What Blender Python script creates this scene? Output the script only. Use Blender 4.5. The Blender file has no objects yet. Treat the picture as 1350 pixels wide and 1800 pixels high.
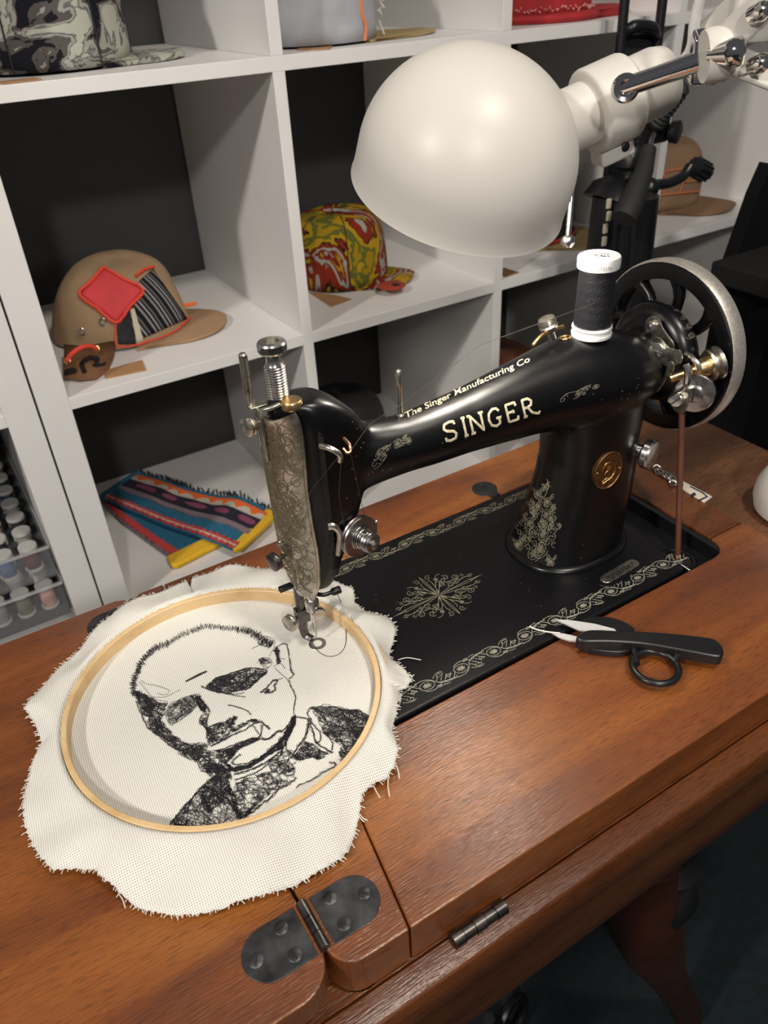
import bpy, bmesh, math, random
import numpy as np
from mathutils import Vector, Matrix
from mathutils.bvhtree import BVHTree
random.seed(7)
SC = bpy.context.scene; COL = SC.collection
# ---------------------------------------------------------------- camera
F_PX = 1382.78
CAMR = np.array([[0.8492,-0.5259,-0.0485],[-0.3344,-0.4644,-0.8201],[0.4088,0.7126,-0.5702]])
u0,_,v0 = np.linalg.svd(CAMR); CAMR = u0@v0            # rows: right, down, forward
CAMP = np.array([-0.1679,-0.4169,0.4270])
cd = bpy.data.cameras.new('camera'); cam = bpy.data.objects.new('camera', cd); COL.objects.link(cam)
cd.sensor_fit = 'VERTICAL'; cd.sensor_height = 36.0; cd.sensor_width = 27.0
cd.lens = F_PX*36.0/1800.0; cd.clip_start = 0.02; cd.clip_end = 30
M = Matrix.Identity(4)
for i in range(3):
    M[i][0] = CAMR[0][i]; M[i][1] = -CAMR[1][i]; M[i][2] = -CAMR[2][i]; M[i][3] = CAMP[i]
cam.matrix_world = M
cd.dof.use_dof = True; cd.dof.focus_distance = 0.56; cd.dof.aperture_fstop = 12.0
SC.camera = cam
SC.view_settings.view_transform = 'Standard'; SC.view_settings.look = 'None'
SC.view_settings.exposure = 0.0; SC.view_settings.gamma = 1.0; SC.view_settings.use_curve_mapping = False
# ---------------------------------------------------------------- light
wd = bpy.data.worlds.new('world'); SC.world = wd; wd.use_nodes = True
bg = wd.node_tree.nodes['Background']; bg.inputs[0].default_value = (0.88,0.88,1.0,1); bg.inputs[1].default_value = 0.085
BULB_P = Vector((0.158,-0.018,0.299)); BULB_E = 62.0
def disk_light(name, loc, power, size, color, target):
    l = bpy.data.lights.new(name,'AREA'); l.shape='DISK'; l.size=size; l.energy=power; l.color=color
    o = bpy.data.objects.new(name,l); COL.objects.link(o); o.location=loc
    o.rotation_euler = (Vector(target)-Vector(loc)).to_track_quat('-Z','Y').to_euler(); return o
disk_light('ceiling_spot', (-2.0,-0.55,1.62), 36, 0.16, (1.0,0.94,0.86), (0,0.1,0))
disk_light('ceiling_spot', (0.30,-0.72,1.62), 15, 0.16, (1.0,0.92,0.80), (0.3,0.2,0))
disk_light('ceiling_spot', (-0.75,-2.1,1.62), 29, 0.20, (1.0,0.96,0.91), (0.1,0.6,0.1))
# ---------------------------------------------------------------- layout helpers: a pixel of the photo to a point on a real plane
def ray(x,y): return CAMR.T@np.array([(x-675)/F_PX,(y-900)/F_PX,1.0])
def U(x,y,z=0.0):
    d=ray(x,y); return Vector(CAMP+(z-CAMP[2])/d[2]*d)
def UY(x,y,Y):
    d=ray(x,y); return Vector(CAMP+(Y-CAMP[1])/d[1]*d)
def W(x,y,dist):
    d=ray(x,y); return Vector(CAMP+dist*d/np.linalg.norm(d))
# ---------------------------------------------------------------- materials
def nt(m): return m.node_tree.nodes, m.node_tree.links
def mat(name, color, rough=0.5, metal=0.0, bump=0.0, bscale=300, var=0.0, vscale=40, spec=0.5, coat=0.0, sheen=0.0, dust=0.0):
    m=bpy.data.materials.new(name); m.use_nodes=True; N,L=nt(m); b=N['Principled BSDF']
    b.inputs['Base Color'].default_value=(*color,1); b.inputs['Roughness'].default_value=rough; b.inputs['Metallic'].default_value=metal
    b.inputs['Specular IOR Level'].default_value=spec; b.inputs['Coat Weight'].default_value=coat; b.inputs['Sheen Weight'].default_value=sheen
    tc=N.new('ShaderNodeTexCoord')
    if var>0:
        n=N.new('ShaderNodeTexNoise'); n.inputs['Scale'].default_value=vscale; n.inputs['Detail'].default_value=6
        L.new(tc.outputs['Object'],n.inputs['Vector'])
        r=N.new('ShaderNodeValToRGB'); L.new(n.outputs[0],r.inputs[0])
        r.color_ramp.elements[0].position=.3; r.color_ramp.elements[1].position=.7
        r.color_ramp.elements[0].color=(*[c*(1-var) for c in color],1); r.color_ramp.elements[1].color=(*[min(1,c*(1+var)) for c in color],1)
        L.new(r.outputs[0],b.inputs['Base Color'])
        if metal>0.5:
            mr=N.new('ShaderNodeMapRange'); mr.inputs[3].default_value=max(.05,rough-.1); mr.inputs[4].default_value=rough+.15
            L.new(n.outputs[0],mr.inputs[0]); L.new(mr.outputs[0],b.inputs['Roughness'])
    if dust>0:
        v=N.new('ShaderNodeTexVoronoi'); v.inputs['Scale'].default_value=260; L.new(tc.outputs['Object'],v.inputs['Vector'])
        n=N.new('ShaderNodeTexNoise'); n.inputs['Scale'].default_value=22; L.new(tc.outputs['Object'],n.inputs['Vector'])
        m1=N.new('ShaderNodeMath'); m1.operation='LESS_THAN'; m1.inputs[1].default_value=0.085; L.new(v.outputs['Distance'],m1.inputs[0])
        m2=N.new('ShaderNodeMath'); m2.operation='GREATER_THAN'; m2.inputs[1].default_value=0.60; L.new(n.outputs[0],m2.inputs[0])
        m3=N.new('ShaderNodeMath'); m3.operation='MULTIPLY'; L.new(m1.outputs[0],m3.inputs[0]); L.new(m2.outputs[0],m3.inputs[1])
        m4=N.new('ShaderNodeMath'); m4.operation='MULTIPLY'; m4.inputs[1].default_value=dust; L.new(m3.outputs[0],m4.inputs[0])
        mx=N.new('ShaderNodeMix'); mx.data_type='RGBA'; L.new(m4.outputs[0],mx.inputs[0]); mx.inputs[6].default_value=(*color,1); mx.inputs[7].default_value=(.5,.48,.42,1)
        L.new(mx.outputs[2],b.inputs['Base Color'])
    if bump>0:
        n=N.new('ShaderNodeTexNoise'); n.inputs['Scale'].default_value=bscale; n.inputs['Detail'].default_value=4
        L.new(tc.outputs['Object'],n.inputs['Vector'])
        bp=N.new('ShaderNodeBump'); bp.inputs['Strength'].default_value=bump; bp.inputs['Distance'].default_value=0.001
        L.new(n.outputs[0],bp.inputs['Height']); L.new(bp.outputs[0],b.inputs['Normal'])
    return m
def wood(name, c1, c2, c3, rough=0.32, ang=0.0, bump=0.35, sc=1.0, knot=0.6, pore=0.5, coat=0.0):
    m=bpy.data.materials.new(name); m.use_nodes=True; N,L=nt(m); b=N['Principled BSDF']
    tc=N.new('ShaderNodeTexCoord'); mp=N.new('ShaderNodeMapping'); L.new(tc.outputs['Object'],mp.inputs[0])
    mp.inputs['Rotation'].default_value=(0,0,ang); mp.inputs['Scale'].default_value=(2.2*sc,16*sc,16*sc)
    n1=N.new('ShaderNodeTexNoise'); n1.inputs['Scale'].default_value=1.3; n1.inputs['Detail'].default_value=5; n1.inputs['Distortion'].default_value=knot
    L.new(mp.outputs[0],n1.inputs['Vector'])
    r=N.new('ShaderNodeValToRGB'); e=r.color_ramp.elements; e[0].position=.30; e[0].color=(*c1,1); e[1].position=.72; e[1].color=(*c3,1)
    x=e.new(.5); x.color=(*c2,1); L.new(n1.outputs[0],r.inputs[0])
    mp2=N.new('ShaderNodeMapping'); L.new(tc.outputs['Object'],mp2.inputs[0]); mp2.inputs['Rotation'].default_value=(0,0,ang); mp2.inputs['Scale'].default_value=(90*sc,900*sc,900*sc)
    n2=N.new('ShaderNodeTexNoise'); n2.inputs['Scale'].default_value=1.0; n2.inputs['Detail'].default_value=3; L.new(mp2.outputs[0],n2.inputs['Vector'])
    r2=N.new('ShaderNodeValToRGB'); r2.color_ramp.elements[0].position=.30; r2.color_ramp.elements[0].color=(1-pore,1-pore,1-pore,1); r2.color_ramp.elements[1].position=.5; L.new(n2.outputs[0],r2.inputs[0])
    mx=N.new('ShaderNodeMix'); mx.data_type='RGBA'; mx.blend_type='MULTIPLY'; mx.inputs[0].default_value=1
    L.new(r.outputs[0],mx.inputs[6]); L.new(r2.outputs[0],mx.inputs[7]); L.new(mx.outputs[2],b.inputs['Base Color'])
    b.inputs['Roughness'].default_value=rough; b.inputs['Coat Weight'].default_value=coat; b.inputs['Coat Roughness'].default_value=.25
    bp=N.new('ShaderNodeBump'); bp.inputs['Strength'].default_value=bump; bp.inputs['Distance'].default_value=0.0008
    L.new(n2.outputs[0],bp.inputs['Height']); L.new(bp.outputs[0],b.inputs['Normal']); L.new(bp.outputs[0],b.inputs['Coat Normal'])
    return m
def weave(name, c1, hole, pitch=0.00125, ang=0.1, rough=.85):
    m=bpy.data.materials.new(name); m.use_nodes=True; N,L=nt(m); b=N['Principled BSDF']; b.inputs['Roughness'].default_value=rough
    b.inputs['Specular IOR Level'].default_value=.1
    tc=N.new('ShaderNodeTexCoord'); mp=N.new('ShaderNodeMapping'); mp.inputs['Rotation'].default_value=(0,0,ang); L.new(tc.outputs['Object'],mp.inputs[0])
    sx=N.new('ShaderNodeSeparateXYZ'); L.new(mp.outputs[0],sx.inputs[0])
    outs=[]
    for ax in (0,1):
        a=N.new('ShaderNodeMath'); a.operation='MULTIPLY'; a.inputs[1].default_value=2*math.pi/pitch; L.new(sx.outputs[ax],a.inputs[0])
        s=N.new('ShaderNodeMath'); s.operation='SINE'; L.new(a.outputs[0],s.inputs[0]); outs.append(s)
    pr=N.new('ShaderNodeMath'); pr.operation='ADD'; L.new(outs[0].outputs[0],pr.inputs[0]); L.new(outs[1].outputs[0],pr.inputs[1])
    r=N.new('ShaderNodeValToRGB'); r.color_ramp.elements[0].position=0.10; r.color_ramp.elements[0].color=(*hole,1)
    r.color_ramp.elements[1].position=.34; r.color_ramp.elements[1].color=(*c1,1)
    mr=N.new('ShaderNodeMapRange'); mr.inputs[1].default_value=-2; mr.inputs[2].default_value=2; L.new(pr.outputs[0],mr.inputs[0])
    L.new(mr.outputs[0],r.inputs[0]); L.new(r.outputs[0],b.inputs['Base Color'])
    bp=N.new('ShaderNodeBump'); bp.inputs['Strength'].default_value=.5; bp.inputs['Distance'].default_value=0.0004
    L.new(mr.outputs[0],bp.inputs['Height']); L.new(bp.outputs[0],b.inputs['Normal'])
    return m
def pattern(name, cols, scale=25, rough=.9, kind='voronoi', stretch=(1,1,1), rot=(0,0,0), distort=0.0, bump=.4):
    """constant-ramp fabric print"""
    m=bpy.data.materials.new(name); m.use_nodes=True; N,L=nt(m); b=N['Principled BSDF']; b.inputs['Roughness'].default_value=rough
    b.inputs['Specular IOR Level'].default_value=.15
    tc=N.new('ShaderNodeTexCoord'); mp=N.new('ShaderNodeMapping'); L.new(tc.outputs['Object'],mp.inputs[0]); mp.inputs['Scale'].default_value=stretch; mp.inputs['Rotation'].default_value=rot
    if kind=='voronoi':
        t=N.new('ShaderNodeTexVoronoi'); t.inputs['Scale'].default_value=scale; L.new(mp.outputs[0],t.inputs['Vector'])
        sp=N.new('ShaderNodeSeparateColor'); L.new(t.outputs['Color'],sp.inputs[0]); out=sp.outputs[0]
    elif kind=='wave':
        t=N.new('ShaderNodeTexWave'); t.inputs['Scale'].default_value=scale; t.inputs['Distortion'].default_value=distort; t.wave_profile='SAW'; L.new(mp.outputs[0],t.inputs['Vector']); out=t.outputs['Fac']
    else:
        t=N.new('ShaderNodeTexNoise'); t.inputs['Scale'].default_value=scale; t.inputs['Detail'].default_value=5; t.inputs['Distortion'].default_value=distort; L.new(mp.outputs[0],t.inputs['Vector']); out=t.outputs[0]
    r=N.new('ShaderNodeValToRGB'); r.color_ramp.interpolation='CONSTANT'; e=r.color_ramp.elements
    while len(e)<len(cols): e.new(0.5)
    for i,(p,c) in enumerate(cols): e[i].position=p; e[i].color=(*c,1)
    L.new(out,r.inputs[0]); L.new(r.outputs[0],b.inputs['Base Color'])
    n=N.new('ShaderNodeTexNoise'); n.inputs['Scale'].default_value=900; L.new(tc.outputs['Object'],n.inputs['Vector'])
    bp=N.new('ShaderNodeBump'); bp.inputs['Strength'].default_value=bump; bp.inputs['Distance'].default_value=.001; L.new(n.outputs[0],bp.inputs['Height']); L.new(bp.outputs[0],b.inputs['Normal'])
    return m
def glass(name,color=(.95,.97,1),rough=.05,alpha=.2):
    m=bpy.data.materials.new(name); m.use_nodes=True; b=m.node_tree.nodes['Principled BSDF']
    b.inputs['Base Color'].default_value=(*color,1); b.inputs['Roughness'].default_value=rough; b.inputs['Alpha'].default_value=alpha; return m
WHITE=mat('white_laminate',(.72,.70,.685),.42,var=.02,vscale=8)
WALLM=mat('dark_wall_paint',(.042,.041,.041),.75,bump=.2,bscale=90)
CARPET=mat('teal_carpet',(.0008,.0060,.0085),.95,bump=.9,bscale=500,var=.5,vscale=60)
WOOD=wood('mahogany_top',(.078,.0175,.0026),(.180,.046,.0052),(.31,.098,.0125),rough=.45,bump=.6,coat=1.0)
WOODR=wood('mahogany_rough',(.055,.020,.008),(.10,.040,.016),(.16,.066,.028),rough=.5,ang=.9,bump=.9,pore=.6,sc=.8)
WOODD=wood('mahogany_edge',(.052,.013,.004),(.105,.030,.008),(.175,.056,.014),rough=.34,bump=.5,coat=.3)
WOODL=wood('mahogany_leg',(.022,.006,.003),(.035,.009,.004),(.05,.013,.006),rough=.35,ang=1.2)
BLACK=mat('black_japan',(.0025,.0025,.003),.30,spec=.42,coat=0,bump=.05,bscale=60,dust=.8)
BEDM=mat('black_bed_japan',(.003,.003,.004),.36,spec=.35,bump=.08,bscale=120,dust=.5)
BLACKM=mat('black_metal',(.006,.006,.007),.35)
NICK=mat('aged_nickel',(.52,.49,.42),.30,1.0,var=.25,vscale=220)
STEEL=mat('polished_steel',(.62,.60,.57),.22,1.0,var=.12,vscale=150)
DKST=mat('dark_steel',(.13,.12,.115),.34,1.0,var=.3,vscale=120)
RIMM=mat('worn_bright_rim',(.60,.56,.50),.42,.75,var=.15,vscale=500)
BRASS=mat('brass',(.62,.42,.19),.30,1.0,var=.2,vscale=200)
BADGE=mat('bronze_badge',(.24,.13,.055),.45,1.0,var=.3,vscale=400)
BADGE2=mat('bright_brass_relief',(.48,.30,.13),.38,1.0)
DKST2=mat('tension_steel',(.30,.28,.27),.30,1.0,var=.2,vscale=200)
CHROME=mat('chrome',(.75,.72,.68),.08,1.0)
GOLD=mat('gold_decal',(.40,.36,.25),.5,.25)
GOLDB=mat('bright_gold_lettering',(.60,.53,.36),.45,.25,var=.35,vscale=500)
GOLDD=mat('faded_decal',(.17,.16,.12),.5,.2)
LAMPW=mat('white_lamp_enamel',(.60,.575,.53),.40,spec=.4)
SCREWM=mat('hinge_gunmetal',(.085,.088,.092),.42,.9,var=.45,vscale=90)
HOOPW=wood('birch_hoop',(.56,.37,.17),(.68,.47,.24),(.76,.55,.31),rough=.42,sc=2,pore=.15,bump=.1)
LINEN=weave('linen_cloth',(.75,.735,.69),(.28,.245,.20),pitch=.0014)
THREADB=mat('black_embroidery_thread',(.012,.010,.014),.55)
THREADG=mat('grey_sewing_thread',(.045,.042,.04),.7,spec=.2)
COTTON=mat('white_frayed_thread',(.80,.76,.68),.9)
SPOOLT=mat('wound_black_thread',(.014,.014,.017),.38,bump=.6,bscale=500)
PLASTW=mat('white_plastic',(.82,.81,.79),.35)
INK=mat('black_ink',(.01,.01,.01),.5)
LEATHER=mat('brown_leather_belt',(.10,.035,.018),.5,bump=.5,bscale=200,var=.3)
SNIPB=mat('black_plastic',(.008,.008,.009),.32)
CANVAS=mat('tan_canvas',(.33,.22,.125),.9,var=.12,vscale=14,bump=.3,bscale=700)
BRIMT=mat('tan_suede_brim',(.33,.205,.115),.9,var=.08,vscale=20)
REDC=mat('red_cloth',(.33,.014,.018),.85,var=.15,vscale=30,bump=.3,bscale=600)
KRAFT=mat('kraft_tag',(.36,.19,.085),.8,var=.1)
LEATHP=mat('brown_leather_patch',(.17,.075,.03),.75,var=.25,vscale=30)
PLBLK=mat('black_tripod_plastic',(.008,.008,.009),.33)
RUBBER=mat('black_rubber',(.012,.012,.012),.7)
CLEARP=glass('clear_plastic',(.35,.36,.38),.08,.13)
# ---------------------------------------------------------------- geometry
def V(*a): return Vector(a)
def frame(axis, up=None):
    z=Vector(axis).normalized(); u=Vector(up) if up else (Vector((0,0,1)) if abs(z.z)<.9 else Vector((1,0,0)))
    x=(u-z*u.dot(z)).normalized(); return x, z.cross(x), z
class G:
    def __init__(s): s.v=[]; s.f=[]
    def add(s,vs,fs):
        o=len(s.v); s.v+= [Vector(p) for p in vs]; s.f+= [tuple(i+o for i in f) for f in fs]; return s
    def box(s,a,b,rot=0,about=None):
        (x0,y0,z0),(x1,y1,z1)=a,b
        vs=[V(x,y,z) for z in (z0,z1) for y in (y0,y1) for x in (x0,x1)]
        if rot:
            c=Vector(about) if about else (Vector(a)+Vector(b))/2; R=Matrix.Rotation(rot,3,'Z'); vs=[R@(p-c)+c for p in vs]
        return s.add(vs,[(0,2,3,1),(4,5,7,6),(0,1,5,4),(2,6,7,3),(0,4,6,2),(1,3,7,5)])
    def obox(s,c,x,y,z,hx,hy,hz):
        c=Vector(c); vs=[c+x*(i*hx)+y*(j*hy)+z*(k*hz) for k in (-1,1) for j in (-1,1) for i in (-1,1)]
        return s.add(vs,[(0,2,3,1),(4,5,7,6),(0,1,5,4),(2,6,7,3),(0,4,6,2),(1,3,7,5)])
    def lathe(s,prof,o=(0,0,0),axis=(0,0,1),n=32,closed=False):
        x,y,z=frame(axis); o=Vector(o); vs=[];fs=[]
        for r,h in prof:
            for i in range(n):
                a=2*math.pi*i/n; vs.append(o+z*h+x*(r*math.cos(a))+y*(r*math.sin(a)))
        m=len(prof)
        for j in range(m-1 if not closed else m):
            k=(j+1)%m
            for i in range(n): fs.append((j*n+i,j*n+(i+1)%n,k*n+(i+1)%n,k*n+i))
        if not closed:
            if prof[0][0]>1e-6: fs.append(tuple(reversed(range(n))))
            if prof[-1][0]>1e-6: fs.append(tuple((m-1)*n+i for i in range(n)))
        return s.add(vs,fs)
    def cyl(s,a,b,r,r2=None,n=20):
        a=Vector(a);b=Vector(b); return s.lathe([(r,0),(r if r2 is None else r2,(b-a).length)],a,b-a,n)
    def sphere(s,c,r,n=20,sc=(1,1,1)):
        m=n//2; vs=[];fs=[]; c=Vector(c)
        for j in range(m+1):
            ph=math.pi*j/m
            for i in range(n):
                a=2*math.pi*i/n; vs.append(c+V(r*sc[0]*math.sin(ph)*math.cos(a),r*sc[1]*math.sin(ph)*math.sin(a),r*sc[2]*math.cos(ph)))
        for j in range(m):
            for i in range(n): fs.append((j*n+i,(j+1)*n+i,(j+1)*n+(i+1)%n,j*n+(i+1)%n))
        return s.add(vs,fs)
    def torus(s,c,R,r,axis=(0,0,1),n=32,k=10,arc=None):
        x,y,z=frame(axis); c=Vector(c)
        pts=[]; a0,a1=arc if arc else (0,2*math.pi)
        N=n if not arc else n+1
        for i in range(N):
            a=a0+(a1-a0)*i/n; pts.append(c+x*(R*math.cos(a))+y*(R*math.sin(a)))
        return s.tube(pts,r,k,closed=arc is None)
    def tube(s,pts,r,k=8,closed=False,flat=None,cap=True):
        pts=[Vector(p) for p in pts]; n=len(pts)
        if n<2: return s
        rs=r if isinstance(r,(list,tuple)) else [r]*n
        T=[]
        for i in range(n):
            a=pts[(i-1)%n] if (closed or i>0) else pts[i]; b=pts[(i+1)%n] if (closed or i<n-1) else pts[i]
            d=b-a; T.append(d.normalized() if d.length>1e-12 else V(0,0,1))
        x,_,_=frame(T[0]); vs=[];fs=[]
        for i in range(n):
            x=(x-T[i]*x.dot(T[i])); x=x.normalized() if x.length>1e-9 else frame(T[i])[0]
            y=T[i].cross(x)
            for j in range(k):
                a=2*math.pi*j/k; vs.append(pts[i]+x*(rs[i]*math.cos(a))+y*(rs[i]*math.sin(a)))
        for i in range(n if closed else n-1):
            q=(i+1)%n
            for j in range(k): fs.append((i*k+j,i*k+(j+1)%k,q*k+(j+1)%k,q*k+j))
        if not closed and cap: fs.append(tuple(reversed(range(k)))); fs.append(tuple((n-1)*k+j for j in range(k)))
        return s.add(vs,fs)
    def ribbon(s,pts,nrm,w,off=0.0002):
        n=len(pts)
        if n<2: return s
        vs=[];fs=[]
        for i in range(n):
            a=pts[max(0,i-1)]; b=pts[min(n-1,i+1)]; t=(b-a)
            sd=t.cross(nrm[i]); sd=sd.normalized()*(w/2) if sd.length>1e-12 else V(0,0,0)
            p=pts[i]+nrm[i]*off; q=pts[i]+nrm[i]*(off*.3)
            vs+= [p+sd,p-sd,q-sd*1.15,q+sd*1.15]
        for i in range(n-1):
            a=i*4; fs+= [(a,a+1,a+5,a+4),(a+1,a+2,a+6,a+5),(a+3,a,a+4,a+7)]
        return s.add(vs,fs)
    def prism(s,poly,z0,z1,o=None,X=None,Y=None,Z=None):
        n=len(poly)
        if o is None: f=lambda p,z:V(p[0],p[1],z)
        else: f=lambda p,z:o+X*p[0]+Y*p[1]+Z*z
        vs=[f(p,z0) for p in poly]+[f(p,z1) for p in poly]
        fs=[tuple(reversed(range(n))),tuple(range(n,2*n))]+[(i,(i+1)%n,n+(i+1)%n,n+i) for i in range(n)]
        return s.add(vs,fs)
    def loft(s,rings,cap=True,closed=False):
        n=len(rings[0]); vs=[p for r in rings for p in r]; fs=[]
        m=len(rings)
        for j in range(m if closed else m-1):
            k=(j+1)%m
            for i in range(n): fs.append((j*n+i,j*n+(i+1)%n,k*n+(i+1)%n,k*n+i))
        if cap and not closed: fs.append(tuple(reversed(range(n)))); fs.append(tuple((m-1)*n+i for i in range(n)))
        return s.add(vs,fs)
ORG={}
def build(name,g,m,parent=None,smooth=True,bevel=0,bseg=2,ang=40,recalc=True,kind=None):
    me=bpy.data.meshes.new(name); o0=ORG.get(parent.name,V(0,0,0)) if parent else V(0,0,0)
    me.from_pydata([tuple(p-o0) for p in g.v],[],g.f); me.update()
    if recalc:
        bm=bmesh.new(); bm.from_mesh(me); bmesh.ops.recalc_face_normals(bm,faces=bm.faces); bm.to_mesh(me); bm.free()
    me.materials.append(m)
    if smooth:
        me.shade_smooth()
        try: me.set_sharp_from_angle(angle=math.radians(ang))
        except Exception: pass
    o=bpy.data.objects.new(name,me); COL.objects.link(o)
    if parent: o.parent=parent
    ORG[o.name]=o0
    if bevel:
        b=o.modifiers.new('bevel','BEVEL'); b.width=bevel; b.segments=bseg; b.limit_method='ANGLE'; b.angle_limit=math.radians(35)
    if kind: o['kind']=kind
    return o
def thing(name,loc,label,cat,group=None):
    o=bpy.data.objects.new(name,None); COL.objects.link(o); o.location=loc; o.empty_display_size=.02
    ORG[o.name]=Vector(loc); o['label']=label; o['category']=cat
    if group: o['group']=group
    return o
def tag(o,label,cat,group=None):
    o['label']=label; o['category']=cat
    if group: o['group']=group
    return o
def arc_pts(c,r,a0,a1,n=8): return [(c[0]+r*math.cos(a0+(a1-a0)*i/n),c[1]+r*math.sin(a0+(a1-a0)*i/n)) for i in range(n+1)]
def rrect(x0,y0,x1,y1,r,n=6):
    p=math.pi; rr=r if isinstance(r,(list,tuple)) else [r]*4
    return arc_pts((x1-rr[0],y1-rr[0]),rr[0],0,p/2,n)+arc_pts((x0+rr[1],y1-rr[1]),rr[1],p/2,p,n)+arc_pts((x0+rr[2],y0+rr[2]),rr[2],p,1.5*p,n)+arc_pts((x1-rr[3],y0+rr[3]),rr[3],1.5*p,2*p,n)
def smooth_path(P,n=8,closed=False):
    P=[Vector(p) for p in P]; m=len(P); out=[]
    for i in range(m if closed else m-1):
        g=lambda j:P[j%m] if closed else P[min(m-1,max(0,j))]
        a,b,c,d=g(i-1),g(i),g(i+1),g(i+2)
        for k in range(n):
            t=k/n; out.append(.5*((2*b)+(c-a)*t+(2*a-5*b+4*c-d)*t*t+(3*b-a-3*c+d)*t**3))
    if not closed: out.append(P[-1])
    return out
# ================================================================ THE ROOM
zF=-.75
build('floor',G().box((-3,-3,zF-.05),(3,1.0,zF)),CARPET,smooth=False)['kind']='structure'
build('wall_back',G().box((-3,.985,zF),(3,1.08,1.7)),WALLM,smooth=False)['kind']='structure'
# ================================================================ SHELVING
def shelf_unit(xs_left, n, z_lo, z_hi, label, outer_first=True):
    t=thing('shelving_unit',(xs_left,.77,zF),label,'shelf')
    y0,y1=.578,.965; o=.038; b=.0165; c=.335
    def board(nm,a,e): return build(nm,G().box(a,e),WHITE,t,smooth=False,bevel=.0006)
    w=2*o+n*c+(n-1)*b
    board('side_panel',(xs_left,y0,zF),(xs_left+o,y1,z_hi))
    board('side_panel',(xs_left+w-o,y0,zF),(xs_left+w,y1,z_hi))
    zsh=[.3273-.351*i for i in range(-1,3)]
    for z in zsh:
        board('shelf',(xs_left+o,y0,z),(xs_left+w-o,y1,z+b))
    board('base_board',(xs_left+o,y0,zF+.0),(xs_left+w-o,y1,zF+.038)); board('top_board',(xs_left,y0,z_hi),(xs_left+w,y1,z_hi+o))
    tops=[.3273+.351]+zsh[1:]
    for i in range(1,n):
        x=xs_left+o+i*c+(i-1)*b
        for k,z in enumerate(zsh+[zF+.038-b]):
            hi = z_hi if k==0 else ([*zsh][k-1])
            board('divider',(x,y0,z+b),(x+b,y1,hi))
    return t
shelf_unit(-.0888,5,zF,1.03,'large white cube shelving unit behind the sewing table, holding the caps','x')
XS2=-.0915-(2*.038+2*.335+.0165)
shelf_unit(XS2,2,zF,1.03,'white cube shelving unit at the far left, holding the clear thread drawers')
ZA,ZB,ZC=.3438,-.0072,-.3582
# ================================================================ SEWING TABLE
T=thing('sewing_table',(.1,-.05,zF),'brown mahogany treadle sewing table with hinged leaves, under the black sewing machine','table')
Z0=-.033
def slab(name,poly,m,z0=Z0,z1=0,bev=.0012,par=T): return build(name,G().prism(poly,z0,z1),m,par,bevel=bev,smooth=False)
# front board from the slanted seam to the right
fy=-.2262
slab('front_board',[(-.0375,-.1055),(-.0573,fy),(.392,fy),(.392,-.0862),(.3508,-.0862),(.3502,-.0915),(.3480,-.0970),(.3445,-.1010),(.3395,-.1040),(.3320,-.1055)],WOOD)
slab('filler_board',[(-.1008,-.2060)]+[(-.0850-.0158*math.cos(a),-.2104-.0158*math.sin(a)) for a in [i*math.pi/16 for i in range(0,8)]]+[(-.0850,fy),(-.0581,fy),(-.0384,-.1055),(-.0740,-.1055),(-.0740,.0755),(-.0740,.1360),(-.0950,.1360),(-.1008,.131)],WOOD)
slab('rear_board',[(-.0732,.0755),(.392,.0755),(.392,.1355),(-.0732,.1355)],WOOD)
slab('end_strip',[(.3508,-.0854),(.392,-.0854),(.392,.0747),(.3508,.0747)],WOODD)
slab('end_leaf',[(.3928,fy),(.519,fy),(.519,.1355),(.3928,.1355)],WOODR,z0=-.024,z1=-.0012)
slab('left_leaf',[(-.42,-.2290),(-.1240,-.2290)]+[(-.1240+.0215*math.sin(a),-.2075-.0215*math.cos(a)) for a in [i*math.pi/16 for i in range(1,9)]]+[(-.1025,.1270),(-.1075,.1350),(-.115,.1385),(-.42,.1400)],WOOD,z0=-.020)
# front rail, flap face and sides of the cabinet
pr=[(-.2275,-.0335),(-.2400,-.0335),(-.2440,-.0355),(-.2452,-.0400),(-.2452,-.064),(-.2425,-.070),(-.2395,-.073),(-.2395,-.128),(-.2360,-.135),(-.2275,-.135)]
def xprism(x0,x1,prof): return G().loft([[V(x,p[0],p[1]) for p in prof] for x in (x0,x1)])
build('front_flap',xprism(-.36,.519,pr),WOODD,T,bevel=.0012)
build('front_rail',G().box((-.36,-.2268,-.13),(.51,-.160,-.0340)),WOODD,T,smooth=False)
build('corner_post',G().cyl((-.0850,-.2130,-.034),(-.0850,-.2130,-.13),.0132,n=24),WOODD,T)
build('rear_rail',G().box((-.098,.115,-.13),(.51,.134,-.0335)),WOODD,T,smooth=False)
build('end_panel',G().box((.50,-.207,-.13),(.515,.114,-.0335)),WOODD,T,smooth=False)
# butt hinge barrel between lid and flap
hb=G()
for i in range(5):
    a=-.0335+i*.0076; hb.cyl((a+.0002,-.2318,-.0312),(a+.0074,-.2318,-.0312),.0041 if i%2 else .0045,n=16)
build('flap_hinge',hb,DKST,T)
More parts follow.
